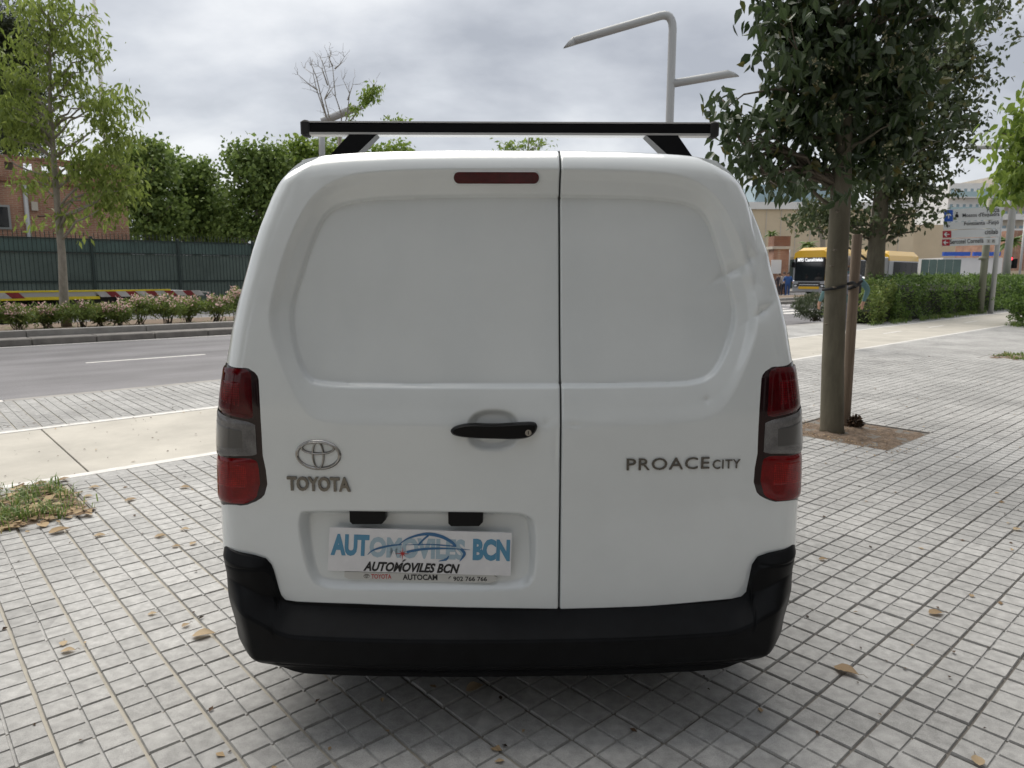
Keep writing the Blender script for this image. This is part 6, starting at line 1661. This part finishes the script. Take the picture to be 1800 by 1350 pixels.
# ================================================================== PEOPLE
def person(label, loc, facing, height, cols, stride=0.0, hair=(0.05, 0.035, 0.025), arms=0.12, holding=False):
    """one continuous figure grown over a skeleton; cols: top, trousers, shoes, skin"""
    k = height / 1.75
    J, E, Rr = [], [], []
    def j(x, y, z, r): J.append((x * k, y * k, z * k)); Rr.append(r * k); return len(J) - 1
    def e(*c):
        for a, b in zip(c, c[1:]): E.append((a, b))
    pel = j(0, 0, 0.95, 0.145); wst = j(0, 0, 1.10, 0.135); ch = j(0, 0.01, 1.30, 0.170); nk_ = j(0, 0, 1.47, 0.062); hd0 = j(0, 0.02, 1.56, 0.082); hd1 = j(0, 0.02, 1.65, 0.095); hd2 = j(0, 0.01, 1.72, 0.06)
    e(pel, wst, ch, nk_, hd0, hd1, hd2)
    for s in (-1, 1):
        st_ = stride * s
        hp = j(0.095 * s, 0, 0.90, 0.105); kn_ = j(0.10 * s, 0.5 * st_ + 0.02, 0.50, 0.066); an = j(0.10 * s, st_ - 0.04 * abs(stride), 0.09 + (0.05 if st_ < 0 else 0), 0.045); to = j(0.11 * s, st_ + 0.14, 0.04, 0.04)
        e(pel, hp, kn_, an, to)
        sh_ = j(0.20 * s, 0, 1.40, 0.082); el = j((0.25 + arms * 0.4) * s, -0.04 - 0.5 * st_, 1.13, 0.060); wr = j((0.25 + arms * 0.4) * s, 0.08 - 0.6 * st_ + (0.15 if holding else 0), 0.90 + (0.2 if holding else 0), 0.033); pm = j((0.25 + arms * 0.4) * s, 0.10 - 0.6 * st_ + (0.2 if holding else 0), 0.83 + (0.2 if holding else 0), 0.030)
        e(ch, sh_, el, wr, pm)
        px_, py_, pz_ = J[pm][0] / k, J[pm][1] / k, J[pm][2] / k
        for q, (fx, fl) in enumerate(((-0.024, 0.07), (-0.008, 0.08), (0.008, 0.075), (0.024, 0.06))):
            f1 = j(px_, py_ + fx, pz_ - 0.045, 0.0095); f2 = j(px_ - 0.012 * s, py_ + fx + 0.01, pz_ - 0.045 - fl * 0.55, 0.008); e(pm, f1, f2)
        t1 = j(px_ - 0.02 * s, py_ + 0.045, pz_ - 0.01, 0.010); t2_ = j(px_ - 0.03 * s, py_ + 0.06, pz_ - 0.045, 0.009); e(pm, t1, t2_)
    me = bpy.data.meshes.new('sk'); me.from_pydata(J, E, []); me.update()
    o = bpy.data.objects.new('sk', me); COL.objects.link(o)
    md_ = o.modifiers.new('s', 'SKIN'); o.modifiers.new('d', 'SUBSURF').levels = 1
    md_.use_smooth_shade = True
    for i, sv_ in enumerate(me.skin_vertices[0].data):
        sv_.radius = (Rr[i] * (1.4 if i in (pel, wst, ch) else 1.0), Rr[i] * (0.95 if i in (pel, wst, ch) else 1.0)); sv_.use_root = (i == pel)
    dg = bpy.context.evaluated_depsgraph_get(); m2 = bpy.data.meshes.new_from_object(o.evaluated_get(dg))
    bpy.data.objects.remove(o); bpy.data.meshes.remove(me)
    top_, tro, sho, skn = cols
    for c_, nm in ((top_, 'top'), (tro, 'trousers'), (sho, 'shoes'), (skn, 'skin')):
        m2.materials.append(mat('%s_%.2f_%.2f_%.2f' % (nm, *c_), c_, 0.8, var=0.12, vscale=25))
    for p in m2.polygons:
        c_ = p.center; z = c_.z / k; ax = abs(c_.x) / k
        p.material_index = 3 if z > 1.47 else (2 if z < 0.085 else (1 if z < 0.93 and ax < 0.225 else 0))
        if z < 0.895 + (0.2 if holding else 0) and ax > 0.225: p.material_index = 3
        p.use_smooth = True
    m2.name = 'person'
    b = bpy.data.objects.new('person', m2); COL.objects.link(b); b.location = loc; b.rotation_euler = (0, 0, facing)
    tag(b, label, 'person')
    V, Fc = [], []
    for i in range(9):
        t = i / 8 * math.pi * 0.62
        for jn_ in range(16):
            a = 2 * math.pi * jn_ / 16; rad = 0.112 * math.sin(t) * k
            back = 1.0 if math.sin(a) < 0.35 else 0.86
            V.append((rad * 0.93 * math.cos(a), 0.012 * k + rad * back * math.sin(a) - 0.006 * k, 1.652 * k + 0.118 * math.cos(t) * k - (0.03 * k if math.sin(a) < -0.2 and i > 5 else 0)))
    for i in range(8):
        for jn_ in range(16): Fc.append((i * 16 + jn_, i * 16 + (jn_ + 1) % 16, (i + 1) * 16 + (jn_ + 1) % 16, (i + 1) * 16 + jn_))
    mesh('hair', V, Fc, mat('hair_%.2f' % hair[0], hair, 0.7, var=0.3, vscale=60), b, True)
    for s in (-1, 1):
        MB().tube([(0.03 * s * k, 0.098 * k, 1.645 * k), (0.03 * s * k, 0.108 * k, 1.645 * k)], 0.011 * k, 8).build('eye', M['ink_black'], b, True)
        MB().tube([(0.085 * s * k, 0.01 * k, 1.60 * k), (0.100 * s * k, 0.0, 1.63 * k), (0.098 * s * k, 0.0, 1.66 * k)], [0.012 * k, 0.018 * k, 0.012 * k], 6).build('ear', m2.materials[3], b, True)
    MB().tube([(0, 0.095 * k, 1.65 * k), (0, 0.122 * k, 1.605 * k), (0, 0.10 * k, 1.595 * k)], [0.008 * k, 0.016 * k, 0.012 * k], 6).build('nose', m2.materials[3], b, True)
    MB().box(-0.025 * k, 0.025 * k, 0.085 * k, 0.103 * k, 1.562 * k, 1.57 * k).build('mouth', mat('lips', (0.35, 0.13, 0.11), 0.6), b)
    return b
pp = gnd(1479, 612)
SK = (0.45, 0.27, 0.19)
person('pedestrian in teal jacket and grey trousers walking behind the tree trunk', (pp.x, pp.y, 0.0), R(15), 1.78, ((0.10, 0.19, 0.20), (0.22, 0.22, 0.27), (0.03, 0.03, 0.035), SK), 0.16, (0.16, 0.14, 0.13), 0.42)
bk = MB().bbox(pp.x - 0.13, pp.x + 0.18, pp.y - 0.30, pp.y - 0.14, 1.05, 1.46, 0.05)
bp_o = tag(bk.build('backpack', mat('grey_fabric', (0.16, 0.16, 0.19), 0.9, var=0.2, vscale=30)), 'grey backpack worn by the pedestrian in teal', 'backpack')
MB().bbox(pp.x - 0.10, pp.x + 0.15, pp.y - 0.335, pp.y - 0.302, 1.08, 1.25, 0.012).build('pocket', mat('dark_fabric', (0.03, 0.03, 0.035), 0.9), bp_o)
for (px, py, Y, f, h, top_, tro, lab, hold) in ((1384, 513, 51.0, 2.9, 1.74, (0.03, 0.09, 0.26), (0.03, 0.07, 0.20), 'person in blue shirt and trousers waiting beside the bus', True), (1377, 513, 51.6, 2.2, 1.76, (0.25, 0.22, 0.20), (0.03, 0.03, 0.04), 'person in grey top and dark trousers beside the bus', False), (1369, 513, 52.5, 3.4, 1.66, (0.06, 0.05, 0.06), (0.05, 0.045, 0.05), 'person in black clothes standing behind the others at the bus', False)):
    q = pt(px, 513, Y); person(lab, (q.x, q.y, ZR), f, h, (top_, tro, (0.02, 0.02, 0.02), SK), 0.05, holding=hold)
